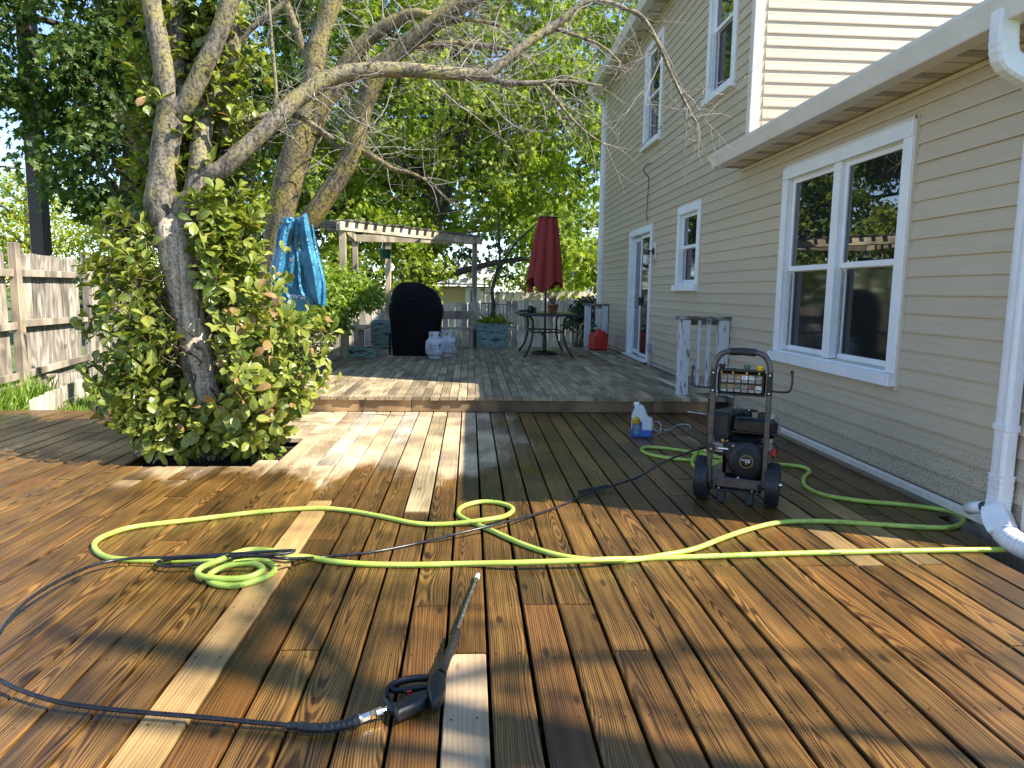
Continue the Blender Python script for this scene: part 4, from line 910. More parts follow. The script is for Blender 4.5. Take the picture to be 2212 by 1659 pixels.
# base tray
MB().bbox((0, .012, .13), (.33, .012, .062), .004).build('front_bar', M['frame'], pw)
MB().bbox((0, .20, .155), (.33, .38, .012), .004).build('engine_plate', M['frame'], pw)
MB().bbox((0, .10, .085), (.30, .24, .012), .003).build('lower_plate', M['black'], pw)
for s in (-1, 1): MB().bbox((s*.13, .1, .115), (.012, .24, .07), .003).build('side_plate', M['frame'], pw)
for s in (-1, 1):
    MB().bbox((s*.085, .02, .04), (.05, .05, .08), .006).build('rubber_foot', M['rubber'], pw)
    MB().lathe([(.008, 0), (.008, .008)], (s*.1, -.005, .092), 6).build('bolt', M['steel'], pw)
MB().tube([(-.26, .07, .135), (.26, .07, .135)], .009, 8).build('axle', M['steel'], pw)
RY = Matrix.Rotation(pi/2, 3, 'Y')
for s in (-1, 1):
    c = (s*.212, .07, .135)
    mb = MB(); mb.lathe([(.075, -.034), (.098, -.042), (.121, -.04), (.1285, -.028), (.130, 0), (.1285, .028), (.121, .04), (.098, .042), (.075, .034)], c, 36, RY)
    ty = mb.build('tyre', M['rubber'], pw)
    mb = MB()
    for k in range(30):
        for j, xo in enumerate((-.033, -.0165, 0, .0165, .033)):
            a = 2*pi*(k+.5*(j % 2))/30; rr = .1315-(.006 if abs(xo) > .03 else 0)
            R3 = Matrix.Rotation(a, 3, 'X'); mb.box(Vector(c)+Vector((xo, 0, 0))+R3 @ Vector((0, 0, rr)), (.0135, .0185, .009), R3)
    mb.build('tread_blocks', M['rubber'], ty, kind='stuff')
    mb = MB(); mb.lathe([(.012, -.03), (.03, -.03), (.032, -.014), (.06, -.012), (.075, -.03), (.078, -.034), (.078, .034), (.075, .03), (.06, .012), (.032, .014), (.03, .03), (.012, .03)], c, 24, RY); mb.build('rim', M['black'], ty)
    MB().lathe([(.014, 0), (.014, s*.02), (.009, s*.026)], (s*.242, .07, .135), 6, RY).build('hub_nut', M['steel'], ty)
# engine
MB().bbox((.02, .22, .29), (.20, .22, .25), .03).build('engine_block', M['black'], pw)
MB().bbox((.035, .075, .275), (.26, .06, .235), .035).build('shroud', M['gloss'], pw)
RX = Matrix.Rotation(pi/2, 3, 'X'); fc = Vector((.055, .045, .275))
fan = MB().lathe([(.118, 0), (.118, .012), (.112, .02), (.1, .024), (.095, .03), (.04, .034), (.001, .034)], fc, 36, RX, cap=False).build('recoil_cover', M['black'], pw)
mb = MB()
for k in range(30):
    a = 2*pi*k/30; R3 = Matrix.Rotation(a, 3, 'Y'); o = MB().bbox(fc+Vector((0, -.033, 0))+R3 @ Vector((.068, 0, .0)), (.042, .006, .0075), .002, R3 @ Matrix.Rotation(.35, 3, 'Y')).build('vent_slot', M['dark'], fan)
MB().lathe([(.038, .034), (.0375, .040), (.001, .0405)], fc, 28, RX, cap=False).build('logo_disc', M['ink'], fan)
MB().lathe([(.0385, .0385), (.0385, .0412), (.0365, .0412), (.0365, .0385)], fc, 32, RX, cap=False).build('gold_ring', M['gold'], fan)
RXt = Matrix.Translation(fc+Vector((0, -.0418, 0))) @ Matrix.Rotation(pi/2, 4, 'X')
text('logo_text', 'POWER', .016, M['white'], RXt @ Matrix.Translation((-.004, .0085, 0)) @ Matrix.Shear('XY', 4, (.25, 0)) if False else RXt @ Matrix.Translation((-.004, .0085, 0)), fan)
text('logo_text', 'EASE', .0135, M['white'], RXt @ Matrix.Translation((.008, -.004, 0)), fan); text('logo_text', '225', .009, M['gold'], RXt @ Matrix.Translation((0, -.0175, 0)), fan)
for x, z in ((-.04, .36), (.0, .163), (.14, .34)): MB().lathe([(.008, 0), (.008, .007)], (x+.01, .043, z), 8, RX).build('bolt', M['steel'], pw)
tk = MB().bbox((.085, .20, .475), (.27, .24, .125), .028).build('fuel_tank', M['gloss'], pw); MB().bbox((.085, .20, .445), (.285, .255, .016), .005).build('tank_seam', M['gloss'], tk)
MB().bbox((.045, .0815, .487), (.17, .008, .06), .004).build('tank_panel', plain('dark_mirror', (.02, .022, .012), .08), tk)
MB().lathe([(.032, .535), (.036, .54), (.036, .558), (.03, .566), (.008, .568)], (.02, .22, 0), 12).build('fuel_cap', M['black'], tk); MB().lathe([(.028, .535), (.03, .556), (.01, .562)], (.12, .2, 0), 10).build('filler_neck', M['black'], tk)
af = MB().bbox((-.135, .16, .475), (.155, .16, .165), .022).build('air_filter', M['black'], pw)
for k in range(6): MB().box((-.135, .0785, .405+k*.009), (.13, .006, .004)).build('vent_rib', M['rubber'], af)
mb = MB().lathe([(.105, .0), (.11, .03), (.1, .06), (.05, .075), (.001, .078)], (-.08, .33, .475), 20); mb.build('muffler_guard', M['black'], pw)
MB().tube(catmull([(-.03, .2, .5), (-.01, .15, .56), (.04, .15, .575), (.085, .2, .565)], 5), .009, 6).build('breather_hose', M['rubber'], pw); MB().tube([(.03, .15, .575), (.045, .15, .576)], .0105, 6).build('hose_clamp', M['steel'], pw)
MB().tube([(-.2, .25, .51), (-.36, .27, .515)], .0055, 6).build('choke_rod', plain('clear_tube', (.3, .31, .33), .2), pw)
pm = MB().bbox((-.13, .16, .33), (.1, .12, .1), .02).build('pump', M['dull_steel'], pw); MB().tube([(-.1, .1, .37), (-.03, .09, .38)], .008, 6).build('pump_fitting', M['brass'], pm)
for x, z in ((-.1, .385), (-.07, .38), (-.205, .31)): MB().lathe([(.009, 0), (.009, .02)], (x, .085, z), 6, RX).build('pump_bolt', M['brass'] if x > -.2 else M['steel'], pm)
kb = MB()
pr = [((.026 if k % 2 else .033)*cos(k*pi/7), (.026 if k % 2 else .033)*sin(k*pi/7)) for k in range(14)]
kb.extr(pr, (-.155, -.02, .345), (1, 0, 0), (0, 0, 1), (0, -1, 0), .016); kno = kb.build('pressure_knob', M['black'], pw); MB().lathe([(.006, 0), (.006, .004)], (-.155, -.036, .345), 8, RX).build('knob_screw', M['steel'], kno)
MB().tube([(-.12, .0, .345), (-.06, .02, .34)], .01, 6).build('regulator', M['steel'], pw)
MB().bbox((.205, .09, .33), (.03, .035, .045), .006).build('engine_switch', M['red'], pw); MB().tube(catmull([(.19, .1, .38), (.215, .08, .39), (.225, .085, .35), (.2, .1, .29)], 4), .005, 5).build('ignition_wire', M['black'], pw)
MB().bbox((.16, .19, .37), (.06, .14, .12), .015).build('exhaust_cover', M['dull_steel'], pw)

# ================================================================== hoses
def hose_path(pts, r, per=6): return catmull([onz(p[0], p[1], r+(p[2] if len(p) > 2 else 0)) for p in pts], per)
c1 = lambda x, y, z=0: (x*.3418, 810.06+y*.3418, z)
HR = .0138
gh = [(2185, 1187), (2080, 1188), (1900, 1191), (1700, 1196), (1500, 1203), (1380, 1207), (1300, 1209, .026), (1200, 1213, .026), (1100, 1216, .02), (1000, 1218), (900, 1220), (800, 1219), (720, 1213), (660, 1203)]
gh += [c1(1840, 1148, .02), c1(1720, 1112, .035), c1(1560, 1108, .04), c1(1400, 1165, .055), c1(1268, 1222, .03), c1(1262, 1268, .015), c1(1400, 1288, .02), c1(1560, 1280, .02), c1(1660, 1232, .028), c1(1600, 1190, .03), c1(1440, 1205, .02), c1(1325, 1262), c1(1345, 1315), c1(1500, 1330), c1(1690, 1272), c1(1735, 1215), c1(1650, 1172), c1(1480, 1180), c1(1200, 1172), c1(1000, 1174), c1(800, 1168), c1(680, 1152), c1(610, 1112), c1(600, 1060), c1(680, 1010), c1(850, 960), c1(1200, 918), c1(1600, 870), c1(1900, 845)]
gh += [(700, 1098), (760, 1104), (830, 1117), (900, 1131), (970, 1132, .0), (1040, 1124, .024), (1090, 1115, .02), (1108, 1100), (1085, 1088), (1040, 1084), (1000, 1094), (990, 1110), (1010, 1124), (1060, 1145), (1130, 1176), (1200, 1198), (1270, 1209), (1350, 1211, .0), (1430, 1200, .0), (1500, 1186), (1560, 1163), (1620, 1143), (1690, 1128), (1780, 1126), (1900, 1133), (2000, 1139), (2060, 1138), (2083, 1122), (2050, 1104), (1960, 1091), (1860, 1082), (1780, 1069), (1740, 1050), (1737, 1032), (1749, 1018), (1730, 1008), (1680, 1003), (1600, 999), (1520, 996), (1450, 990), (1405, 982), (1386, 972), (1400, 966), (1450, 970), (1510, 980, .0), (1560, 990, .0)]
P = hose_path(gh, HR, 6)
gho = MB().tube(P, HR, 12).build('garden_hose', M['hose'], None, label='bright lime green garden hose looping across the wet deck', cat='hose')
P2 = catmull([onz(1560, 996, HR+.03), onz(1515, 1012, HR), onz(1496, 1003, HR), onz(1500, 985, .04), onz(1515, 972, .09), Vector((1.66, 4.31, 0))+Matrix.Rotation(radians(-27), 3, 'Z') @ Vector((-.15, .13, .27))], 6)
MB().tube(P2, HR, 10).build('inlet_end', M['hose'], gho)
def wrap(P, i, flip):                       # print lettering round the hose at path point i
    o = P[i]; d = (P[i+1]-P[i-1]).normalized()*(-1 if flip else 1); up = Vector((0, 0, 1)); side = d.cross(up).normalized(); up = side.cross(d)
    tocam = (Vector((0, 0, CAMH))-o).normalized(); n0 = (tocam-d*tocam.dot(d)).normalized(); b0 = n0.cross(d)
    b0 = -b0 if b0.z < 0 else b0
    def fn(c):
        a = c.y/HR*1.0-.15; r = HR+.0005+c.z; j = min(len(P)-2, max(1, i))
        return o+d*c.x+(n0*cos(a)+b0*sin(a))*r
    return fn
def near_i(px, py): 
    t = onz(px, py, HR); return min(range(2, len(P)-2), key=lambda i: (P[i]-t).length)
for (px, py) in ((2120, 1187), (1935, 1191), (1800, 1194), (1990, 1139), (1810, 1128), (1745, 1127), (2055, 1139), (1700, 1004)):
    i = near_i(px, py); text('printed_lettering', 'FLEXZILLA', .0125, M['ink'], None, gho, .0002, wrap(P, i, (P[i+1]-P[i-1]).x < 0))
i = near_i(*c1(1500, 1332)[:2]); text('printed_lettering', 'FLEXZILLA', .0125, M['ink'], None, gho, .0002, wrap(P, i, (P[i+1]-P[i-1]).x < 0))
BR = .0072
wps = Vector((1.66, 4.31, 0))+Matrix.Rotation(radians(-27), 3, 'Z') @ Vector((-.2, .12, .33))
bh = [(1440, 995, .16), (1380, 1030, .05), (1320, 1050, .02), (1270, 1066, .01), (1200, 1097), (1100, 1126, .032), (1000, 1150, .03), (900, 1174), (800, 1193), (700, 1203, .0), (650, 1206, .034), c1(1780, 1160, .06), c1(1600, 1145, .05), c1(1400, 1172, .045), c1(1200, 1200, .03), c1(1050, 1208, .025), c1(992, 1188, .02), c1(1060, 1166, .02), c1(1300, 1152, .055), c1(1500, 1142, .075), c1(1700, 1138, .075), c1(1830, 1124, .07), c1(1852, 1112, .075), c1(1830, 1108, .08), c1(1500, 1128, .075), c1(1100, 1150, .05), c1(800, 1162, .035), c1(600, 1200, .04), c1(400, 1285, .055), c1(200, 1405, .07), c1(60, 1540, .08), (-12, 1385, .07), (-40, 1425, .05), (-14, 1460, .035), (50, 1493, .03), (130, 1517, .025), (220, 1530, .02), (310, 1539, .018), (420, 1548, .018), (540, 1559, .015), (625, 1567, .012)]
pb = [wps]+[onz(p[0], p[1], BR+(p[2] if len(p) > 2 else 0)) for p in bh]
PB_ = catmull(pb, 7)
bho = MB().tube(PB_, BR, 10).build('pressure_hose', M['blackhose'], None, label='thin black high pressure hose from the washer to the spray gun', cat='hose')
MB().tube([onz(1250, 1062, .012), onz(1290, 1054, .02), onz(1312, 1049, .025)], [.0105, .011, .009], 8).build('hose_sleeve', M['rubber'], bho)
MB().tube([PB_[0], PB_[1], PB_[2]], [.014, .013, .009], 8).build('hose_end', M['rubber'], bho)
# ================================================================== spray gun
gz = .034
gun = thing('spray_gun', 'black pressure washer gun with steel lance lying on the deck', 'spray gun', onz(900, 1490, 0))
G0 = gun.location.copy()
def g3(x, y, z=gz): return onz(x, y, z)-G0
def gq(x, y, z=gz): return g3((1100+x*.5123)*.54004, (2200+y*.5123)*.54004, z)       # from an enlarged crop
MB().tube([gq(1578, 215, .016), gq(1500, 410, .022), gq(1425, 625, .03)], .0062, 10).build('lance', M['dull_steel'], gun)
MB().tube([gq(1572, 228, .016), gq(1580, 208, .016), gq(1586, 192, .016)], [.0105, .0115, .0085], 10).build('nozzle_tip', M['white'], gun); MB().tube([gq(1566, 245, .016), gq(1573, 226, .016)], .0098, 8).build('nozzle_collar', M['brass'], gun)
gp = catmull([gq(1425, 630), gq(1405, 690), gq(1380, 760), gq(1352, 830), gq(1320, 905), gq(1290, 970)], 5)
rr = [.0150+.0022*(1 if (i % 4) < 2 and 2 < i < 15 else 0)+(.004*max(0, (i-17)/8)) for i in range(len(gp))]
rr[0] = .012; MB().tube(gp, rr, 14).build('fore_grip', M['black'], gun)
def slab(poly, z0, z1, bev, name, mat, parent=gun):
    bm = bmesh.new(); vv = [bm.verts.new((p.x, p.y, z0)) for p in poly]; f = bm.faces.new(vv); r = bmesh.ops.extrude_face_region(bm, geom=[f]); bmesh.ops.translate(bm, vec=(0, 0, z1-z0), verts=[v for v in r['geom'] if isinstance(v, bmesh.types.BMVert)])
    bmesh.ops.recalc_face_normals(bm, faces=bm.faces); bmesh.ops.bevel(bm, geom=[e for e in bm.edges if abs(e.verts[0].co.z-e.verts[1].co.z) < 1e-5], offset=bev, segments=3, affect='EDGES', profile=.5)
    me = bpy.data.meshes.new(name); bm.to_mesh(me); bm.free(); me.materials.append(mat)
    for p in me.polygons: p.use_smooth = True
    return link(name, me, parent)
def gpoly(pts, z): return [gq(x, y, z) for x, y in pts]
body = slab(gpoly([(1278, 940), (1318, 965), (1335, 1030), (1330, 1085), (1290, 1150), (1235, 1195), (1208, 1165), (1190, 1100), (1185, 1030), (1215, 975), (1250, 948)], .05), .006, .058, .014, 'gun_body', M['black'])
slab(gpoly([(1232, 1000), (1290, 985), (1240, 1058)], .058), .0575, .0592, .0005, 'embossed_badge', M['rubber'], body)
hd = slab(gpoly([(1195, 1090), (1205, 1150), (1150, 1190), (1080, 1225), (985, 1265), (955, 1282), (935, 1262), (925, 1225), (950, 1190), (1040, 1135), (1120, 1105)], .045), .008, .052, .014, 'handle', M['black'])
for (x, y) in ((875, 1135), (948, 1212), (1238, 1095)): MB().lathe([(.004, 0), (.004, .0015)], gq(x, y, .05)+Vector((0, 0, .003)), 8).build('screw', M['ink'], hd)
tg = catmull([gq(925, 1225, .03), gq(872, 1190, .03), gq(862, 1145, .03), gq(880, 1090, .03), (gq(930, 1048, .03)), gq(1010, 1018, .03), gq(1110, 1003, .03), gq(1200, 1000, .03)], 6)
MB().tube(tg, 1, 8, prof=[(.020*cos(a), .0075*sin(a)) if False else (.014*cos(a), .0085*sin(a)) for a in [2*pi*k/8 for k in range(8)]]).build('trigger_guard', M['black'], gun)
MB().tube(catmull([gq(1190, 1075, .03), gq(1100, 1085, .03), gq(1000, 1095, .03), gq(930, 1100, .03), gq(900, 1085, .03)], 5), 1, 8, prof=[(.011*cos(a), .006*sin(a)) for a in [2*pi*k/8 for k in range(8)]]).build('trigger', M['black'], gun)
MB().bbox(gq(1048, 1112, .036), (.016, .008, .014), .002, Matrix.Rotation(.3, 3, 'Z')).build('trigger_lock', M['red'], gun); MB().bbox(gq(1025, 1112, .036), (.012, .01, .014), .002).build('lock_seat', M['ink'], gun)
slab(gpoly([(885, 1130), (930, 1180), (965, 1180), (945, 1240), (880, 1215), (858, 1165), (862, 1130)], .045), .012, .046, .01, 'guard_root', M['black'])
def fit(a, b, r, mat, name, n=6, z=.026): MB().tube([gq(*a, z), gq(*b, z)], r, n, smooth=False).build(name, mat, gun)
fit((905, 1232), (868, 1248), .0125, M['brass'], 'brass_nut'); fit((872, 1246), (830, 1262), .0095, M['steel'], 'coupler_stem', 12)
fit((832, 1260), (780, 1280), .0145, M['steel'], 'coupler_sleeve', 14); fit((829, 1260), (820, 1264), .0152, M['brass'], 'coupler_ring', 14); fit((775, 1280), (742, 1292), .0140, M['brass'], 'brass_hex'); fit((738, 1290), (662, 1322), .0125, M['steel'], 'steel_hex')
fit((665, 1318), (648, 1326), .0145, M['steel'], 'ferrule', 12)
sp = catmull([gq(648, 1325, .024), gq(580, 1355, .022), gq(500, 1375, .02), (gq(400, 1388, .02)), gq(280, 1388, .02), gq(180, 1375, .018), gq(95, 1372, .016)], 9)
MB().tube(sp, [(.0185 if i < 8 else .0150 if i < 44 else .0125)+.0013*(sin(i*1.35)) - .0001*i*.3 for i in range(len(sp))], 12).build('strain_relief', M['rubber'], gun)

# ================================================================== cleaner jug
jg = thing('cleaner_jug', 'dirty white plastic jug with blue cleaner and blue label by the step', 'jug', (1.57, 6.42, 0), radians(-12))
pr = [(-.088, .0), (.09, .0), (.095, .012), (.095, .165), (.085, .18), (.06, .185), (.048, .20), (.02, .272), (.0, .292), (-.022, .295), (-.04, .285), (-.062, .283), (-.066, .268), (-.092, .205), (-.094, .19), (-.093, .012)]
bm = bmesh.new(); vv = [bm.verts.new((x, -.055, z)) for x, z in pr]; f = bm.faces.new(vv); r = bmesh.ops.extrude_face_region(bm, geom=[f]); bmesh.ops.translate(bm, vec=(0, .11, 0), verts=[v for v in r['geom'] if isinstance(v, bmesh.types.BMVert)])
bmesh.ops.recalc_face_normals(bm, faces=bm.faces); bmesh.ops.bevel(bm, geom=[e for e in bm.edges if abs(e.verts[0].co.y-e.verts[1].co.y) < 1e-5], offset=.016, segments=3, affect='EDGES', profile=.5)
def jugmat():
    m, nt, b = base('jug_plastic'); tc = n_(nt, 'TexCoord').outputs['Object']; z = n_(nt, 'SeparateXYZ', {0: tc}).outputs[2]
    c = mixc(nt, rmp(nt, z, .071, .073), (.05, .13, .50), (.60, .63, .66)); d = math_(nt, 'MULTIPLY', rmp(nt, noise(nt, tc, 130., 3, .7), .52, .64), rmp(nt, noise(nt, tc, 14., 3), .38, .6))
    setc(nt, b, mixc(nt, math_(nt, 'MULTIPLY', d, .8), c, (.10, .09, .07))); b.inputs['Roughness'].default_value = .35; return m
me = bpy.data.meshes.new('body'); bm.to_mesh(me); bm.free(); me.materials.append(jugmat())
for p in me.polygons: p.use_smooth = True
jb = link('body', me, jg)
MB().lathe([(.021, .275), (.021, .288), (.026, .29), (.026, .312), (.023, .316), (.001, .316)], (-.052, 0, 0), 14, cap=False).build('cap', M['white'], jg)
lb_ = MB().bbox((-.042, -.0565, .083), (.088, .003, .13), .004).build('label', plain('blue_wash_label', (.02, .10, .24), .4, var=.4, sc_=30), jg)
MB().lathe([(.036, 0), (.036, .002), (.001, .002)], (-.052, -.058, .155), 20, RX, cap=False).build('label_badge', M['yellow'], lb_)
text('label_text', 'ZEP', .026, M['ink'], Matrix.Translation((-.052, -.0608, .156)) @ Matrix.Rotation(pi/2, 4, 'X'), lb_)
MB().lathe([(.031, .0), (.031, .0012), (.0285, .0012), (.0285, 0)], (-.052, -.0602, .155), 20, RX, cap=False).build('badge_ring', M['ink'], lb_)
for k, (x, wx) in enumerate(((-.05, .05), (-.05, .056), (-.048, .05), (-.05, .06), (-.045, .05), (-.055, .04))): MB().box((x, -.0586, .108-k*.014), (wx, .001, .004 if k < 2 else .0022)).build('label_print', M['lampgrey'], lb_)
tbp = [onz(*((2500+a*.18083)*.54004, (1550+b*.18083)*.54004), c+.004) for a, b, c in ((640, 1055, 0), (740, 1020, .0), (800, 920, .03), (780, 800, .06), (700, 752, .075), (630, 770, .05), (620, 860, .02), (690, 960, .0), (780, 920, 0), (840, 910, 0), (920, 945, 0), (1010, 925, 0), (1120, 850, .005), (1240, 815, .01), (1380, 820, .01), (1445, 860, .0), (1455, 910, 0))]
MB().tube(catmull(tbp, 5), .005, 8).build('siphon_tube', plain('clear_vinyl_tube', (.42, .44, .47), .25), None, label='thin clear siphon tube curling from the cleaner jug', cat='tube')

# ================================================================== blue splash pool hung on the tree
tp = thing('splash_pool', 'deflated blue vinyl splash pool draped over the tree fork', 'pool', ony(640, 560, 7.55))
TY = 7.55
def tq(x, y, dy): return ony((1050+x*.4724)*.54004, (820+y*.4724)*.54004, TY+dy)-tp.location
def drape(left, right, name, dy, amp, fq, seed, nu=22, nv=24, bulge=.05):
    rnd = random.Random(seed); ph = [rnd.uniform(0, 6) for _ in range(6)]
    def ev(pl, t):
        k = t*(len(pl)-1); i = min(len(pl)-2, int(k)); u = k-i; return (pl[i][0]*(1-u)+pl[i+1][0]*u, pl[i][1]*(1-u)+pl[i+1][1]*u)
    vs = []
    for j in range(nv):
        t = j/(nv-1); L, Rr = ev(left, t), ev(right, t)
        for i in range(nu):
            u = i/(nu-1); x = L[0]*(1-u)+Rr[0]*u; y = L[1]*(1-u)+Rr[1]*u
            d = dy-bulge*sin(pi*u)+amp*(.35+.65*t)*(sin(fq*u*6.28+ph[0]+1.2*sin(t*3+ph[1]))+.45*sin(fq*2.3*u*6.28+ph[2]-2*t)+.25*sin(9*t+ph[3]+4*u))
            vs.append(tq(x, y, d))
    mb = MB(); mb.add(vs, [(j*nu+i, j*nu+i+1, (j+1)*nu+i+1, (j+1)*nu+i) for j in range(nv-1) for i in range(nu-1)], True)
    o = mb.build(name, M['blue'], tp); s = o.modifiers.new('t', 'SOLIDIFY'); s.thickness = .004; s2 = o.modifiers.new('s', 'SUBSURF'); s2.levels = s2.render_levels = 1
    return o
drape([(205, 95), (150, 150), (120, 250), (105, 380), (80, 470), (62, 560), (50, 620)], [(262, 118), (250, 200), (235, 300), (226, 420), (222, 520), (215, 580), (195, 628)], 'left_drape', .0, .045, 1.15, 1)
drape([(262, 110), (255, 230), (248, 320), (250, 360)], [(315, 105), (308, 200), (306, 300), (302, 402)], 'knot_fold', .02, .03, 1.2, 2, 12, 14, .03)
drape([(318, 95), (312, 200), (318, 330), (325, 430), (345, 540), (370, 680), (395, 770), (450, 822)], [(372, 65), (400, 200), (440, 380), (470, 500), (492, 600), (500, 680), (507, 760), (495, 850)], 'right_drape', -.03, .05, 1.1, 3, 24, 28, .06)
drape([(410, 165), (425, 300), (450, 450), (480, 560), (495, 700), (470, 860)], [(428, 165), (455, 300), (490, 450), (522, 580), (538, 700), (541, 858)], 'side_fold', .04, .03, 1., 4, 10, 20, .02)
bk = drape([(225, 340), (180, 480), (60, 590), (58, 700), (130, 765), (245, 870)], [(330, 380), (360, 480), (420, 600), (470, 700), (500, 800), (440, 880)], 'inner_sheet', .14, .05, 1.0, 5, 24, 24, .02)
drape([(245, 760), (245, 800), (250, 850), (300, 895)], [(450, 770), (470, 800), (470, 850), (400, 905)], 'bottom_fold', .05, .012, .8, 6, 16, 12, .06)
drape([(175, 110), (165, 130), (160, 160)], [(265, 105), (268, 125), (270, 150)], 'top_wrap', -.02, .02, 1.4, 7, 14, 8, .06)
vo = tq(247, 462, .02)
MB().lathe([(.022, 0), (.024, .012), (.014, .014), (.013, .004), (.008, .004), (.008, .016), (.001, .016)], vo, 14, RX, cap=False).build('air_valve', M['white'], tp)
text('printed_lettering', 'SPLASH', .052, M['white'], Matrix.Translation(tq(295, 775, -.045)) @ Matrix.Rotation(pi/2, 4, 'X') @ Matrix.Rotation(pi-.12, 4, 'Z'), tp)
for k in range(2): pass
MB().bbox(tq(247, 607, .02), (.06, .004, .025), .002, Matrix.Rotation(-.3, 3, 'Y')).build('printed_mark', M['tanklabel'], tp)

# ================================================================== trees
def build_twigs(name, parent, specs, mat):
    mb = MB()
    for path, r0, cnt, L, depth, up, bias in specs:
        for k in range(cnt):
            t = random.uniform(.05, 1); i = min(len(path)-2, int(t*(len(path)-1))); p = path[i].lerp(path[i+1], random.random())
            tan = (path[i+1]-path[i]).normalized(); d = (tan*.5+Vector((random.gauss(0, .7), random.gauss(0, .55), random.gauss(0, .7)))+Vector(bias)).normalized()
            twigs(mb, p, d, L*random.uniform(.5, 1.2), r0*random.uniform(.7, 1.2), depth, None, up)
    o = mb.build(name, mat, parent, kind='stuff'); o.location = -parent.location; return o
def limbpart(parent, pts, mat, name='limb', per=5, jit=.05, n=14):
    p, r = limb(pts, per); mb = MB().tube(p, r, n, jit=jit); o = mb.build(name, mat, parent); o.location = -parent.location; return p
Y1 = 5.75
mg = thing('magnolia_tree', 'multi stemmed magnolia with stripped bare trunk growing through a hole in the deck', 'tree', (-1.95, 5.75, GZ))
def y1(*a): return [(x, y, Y1+d, w_) for x, y, d, w_ in a]
tr = limbpart(mg, y1((470, 985, .05, 62), (458, 900, .02, 58), (440, 820, 0, 58), (415, 720, 0, 64), (390, 600, 0, 68), (374, 520, 0, 66), (366, 478, 0, 58), (362, 452, 0, 34)), M['bare'], 'trunk', 6, .03, 20)
limbpart(mg, y1((480, 985, .12, 30), (468, 880, .12, 40), (455, 820, .1, 44), (432, 700, .1, 56), (412, 580, .09, 62), (400, 500, .06, 60), (402, 450, .02, 62), (420, 425, 0, 50), (430, 380, 0, 44)), M['bark'], 'bark_strip', 6, .05, 16)
limbpart(mg, y1((418, 862, -.1, 14), (402, 790, -.1, 20), (394, 760, -.1, 10)), M['bark'], 'broken_stub', 5, .08, 10)
limbpart(mg, y1((356, 505, -.0, 16), (349, 478, -.02, 52), (346, 435, -.02, 64), (352, 380, -.02, 56), (356, 330, -.02, 54), (366, 270, -.02, 57), (374, 225, -.02, 60)), M['bark'])
la = limbpart(mg, y1((368, 240, -.02, 46), (360, 200, -.05, 40), (350, 128, -.08, 38), (332, 30, -.1, 37), (318, -60, -.1, 35), (300, -170, -.1, 30)), M['bark'])
lb2 = limbpart(mg, y1((380, 240, 0, 36), (382, 153, .06, 33), (380, 60, .1, 34), (376, -40, .1, 34), (372, -160, .1, 28)), M['bark'])
lc = limbpart(mg, y1((385, 240, -.03, 46), (408, 215, -.05, 42), (436, 153, -.08, 37), (470, 78, -.1, 35), (500, -5, -.12, 36), (545, -120, -.1, 30)), M['bark'])
ld = limbpart(mg, y1((395, 455, .05, 60), (420, 430, .05, 52), (432, 360, .05, 44), (436, 281, .1, 40), (450, 230, .15, 38), (482, 169, .2, 36), (502, 102, .2, 33), (506, 30, .2, 25), (515, -60, .2, 20)), M['bark'])
le = limbpart(mg, y1((502, 100, .2, 20), (525, 75, .2, 17), (560, 45, .2, 14), (596, 22, .2, 11), (640, -20, .2, 8)), M['bark'])
lf = limbpart(mg, y1((438, 385, .03, 40), (482, 363, 0, 38), (533, 317, .02, 35), (594, 260, .08, 34), (640, 215, .15, 34), (690, 182, .2, 34), (750, 157, .25, 33), (850, 150, .3, 30), (940, 156, .4, 27), (1000, 160, .45, 26), (1055, 163, .5, 25)), M['bark'])
lg = limbpart(mg, y1((1050, 163, .5, 24), (1080, 140, .5, 19), (1150, 85, .55, 18), (1200, 55, .6, 17), (1255, 10, .6, 16), (1300, 3, .6, 12), (1350, 18, .65, 10), (1390, 40, .65, 9), (1425, 100, .65, 8), (1450, 160, .65, 7), (1480, 220, .65, 6), (1505, 265, .65, 4)), M['bark'])
lh = limbpart(mg, y1((1050, 164, .5, 16), (1085, 178, .45, 12), (1130, 180, .4, 11), (1175, 178, .4, 10), (1230, 175, .4, 8), (1300, 186, .4, 5)), M['bark'])
li = limbpart(mg, y1((1172, 180, .4, 9), (1195, 205, .35, 8), (1225, 245, .35, 7), (1265, 285, .35, 5), (1310, 315, .35, 3)), M['bark'])
lj = limbpart(mg, y1((480, 300, .15, 16), (510, 270, .2, 15), (560, 252, .25, 14), (640, 250, .3, 12), (720, 300, .35, 8)), M['bark'])
lk = limbpart(mg, y1((1190, 60, .6, 9), (1240, 75, .6, 8), (1300, 100, .6, 6), (1340, 135, .6, 4)), M['bark'])
ll = limbpart(mg, y1((590, 260, .1, 9), (596, 200, .05, 8), (588, 100, 0, 7), (580, 0, 0, 6)), M['bark'], jit=.0)
build_twigs('twigs', mg, [(lf[20:], .0055, 26, .75, 2, .03, (0, 0, 0)), (lg, .005, 46, .75, 2, -.02, (.1, 0, -.15)), (lh, .0045, 24, .6, 2, -.05, (.2, 0, -.25)), (li, .004, 18, .5, 2, -.05, (.1, 0, -.3)), (lj, .004, 9, .5, 1, .05, (0, 0, 0)), (lk, .004, 14, .5, 2, .0, (0, 0, 0)), (le, .004, 7, .6, 2, .1, (.1, 0, .2)), (ll, .003, 8, .5, 1, .05, (0, 0, .1))], M['twig'])
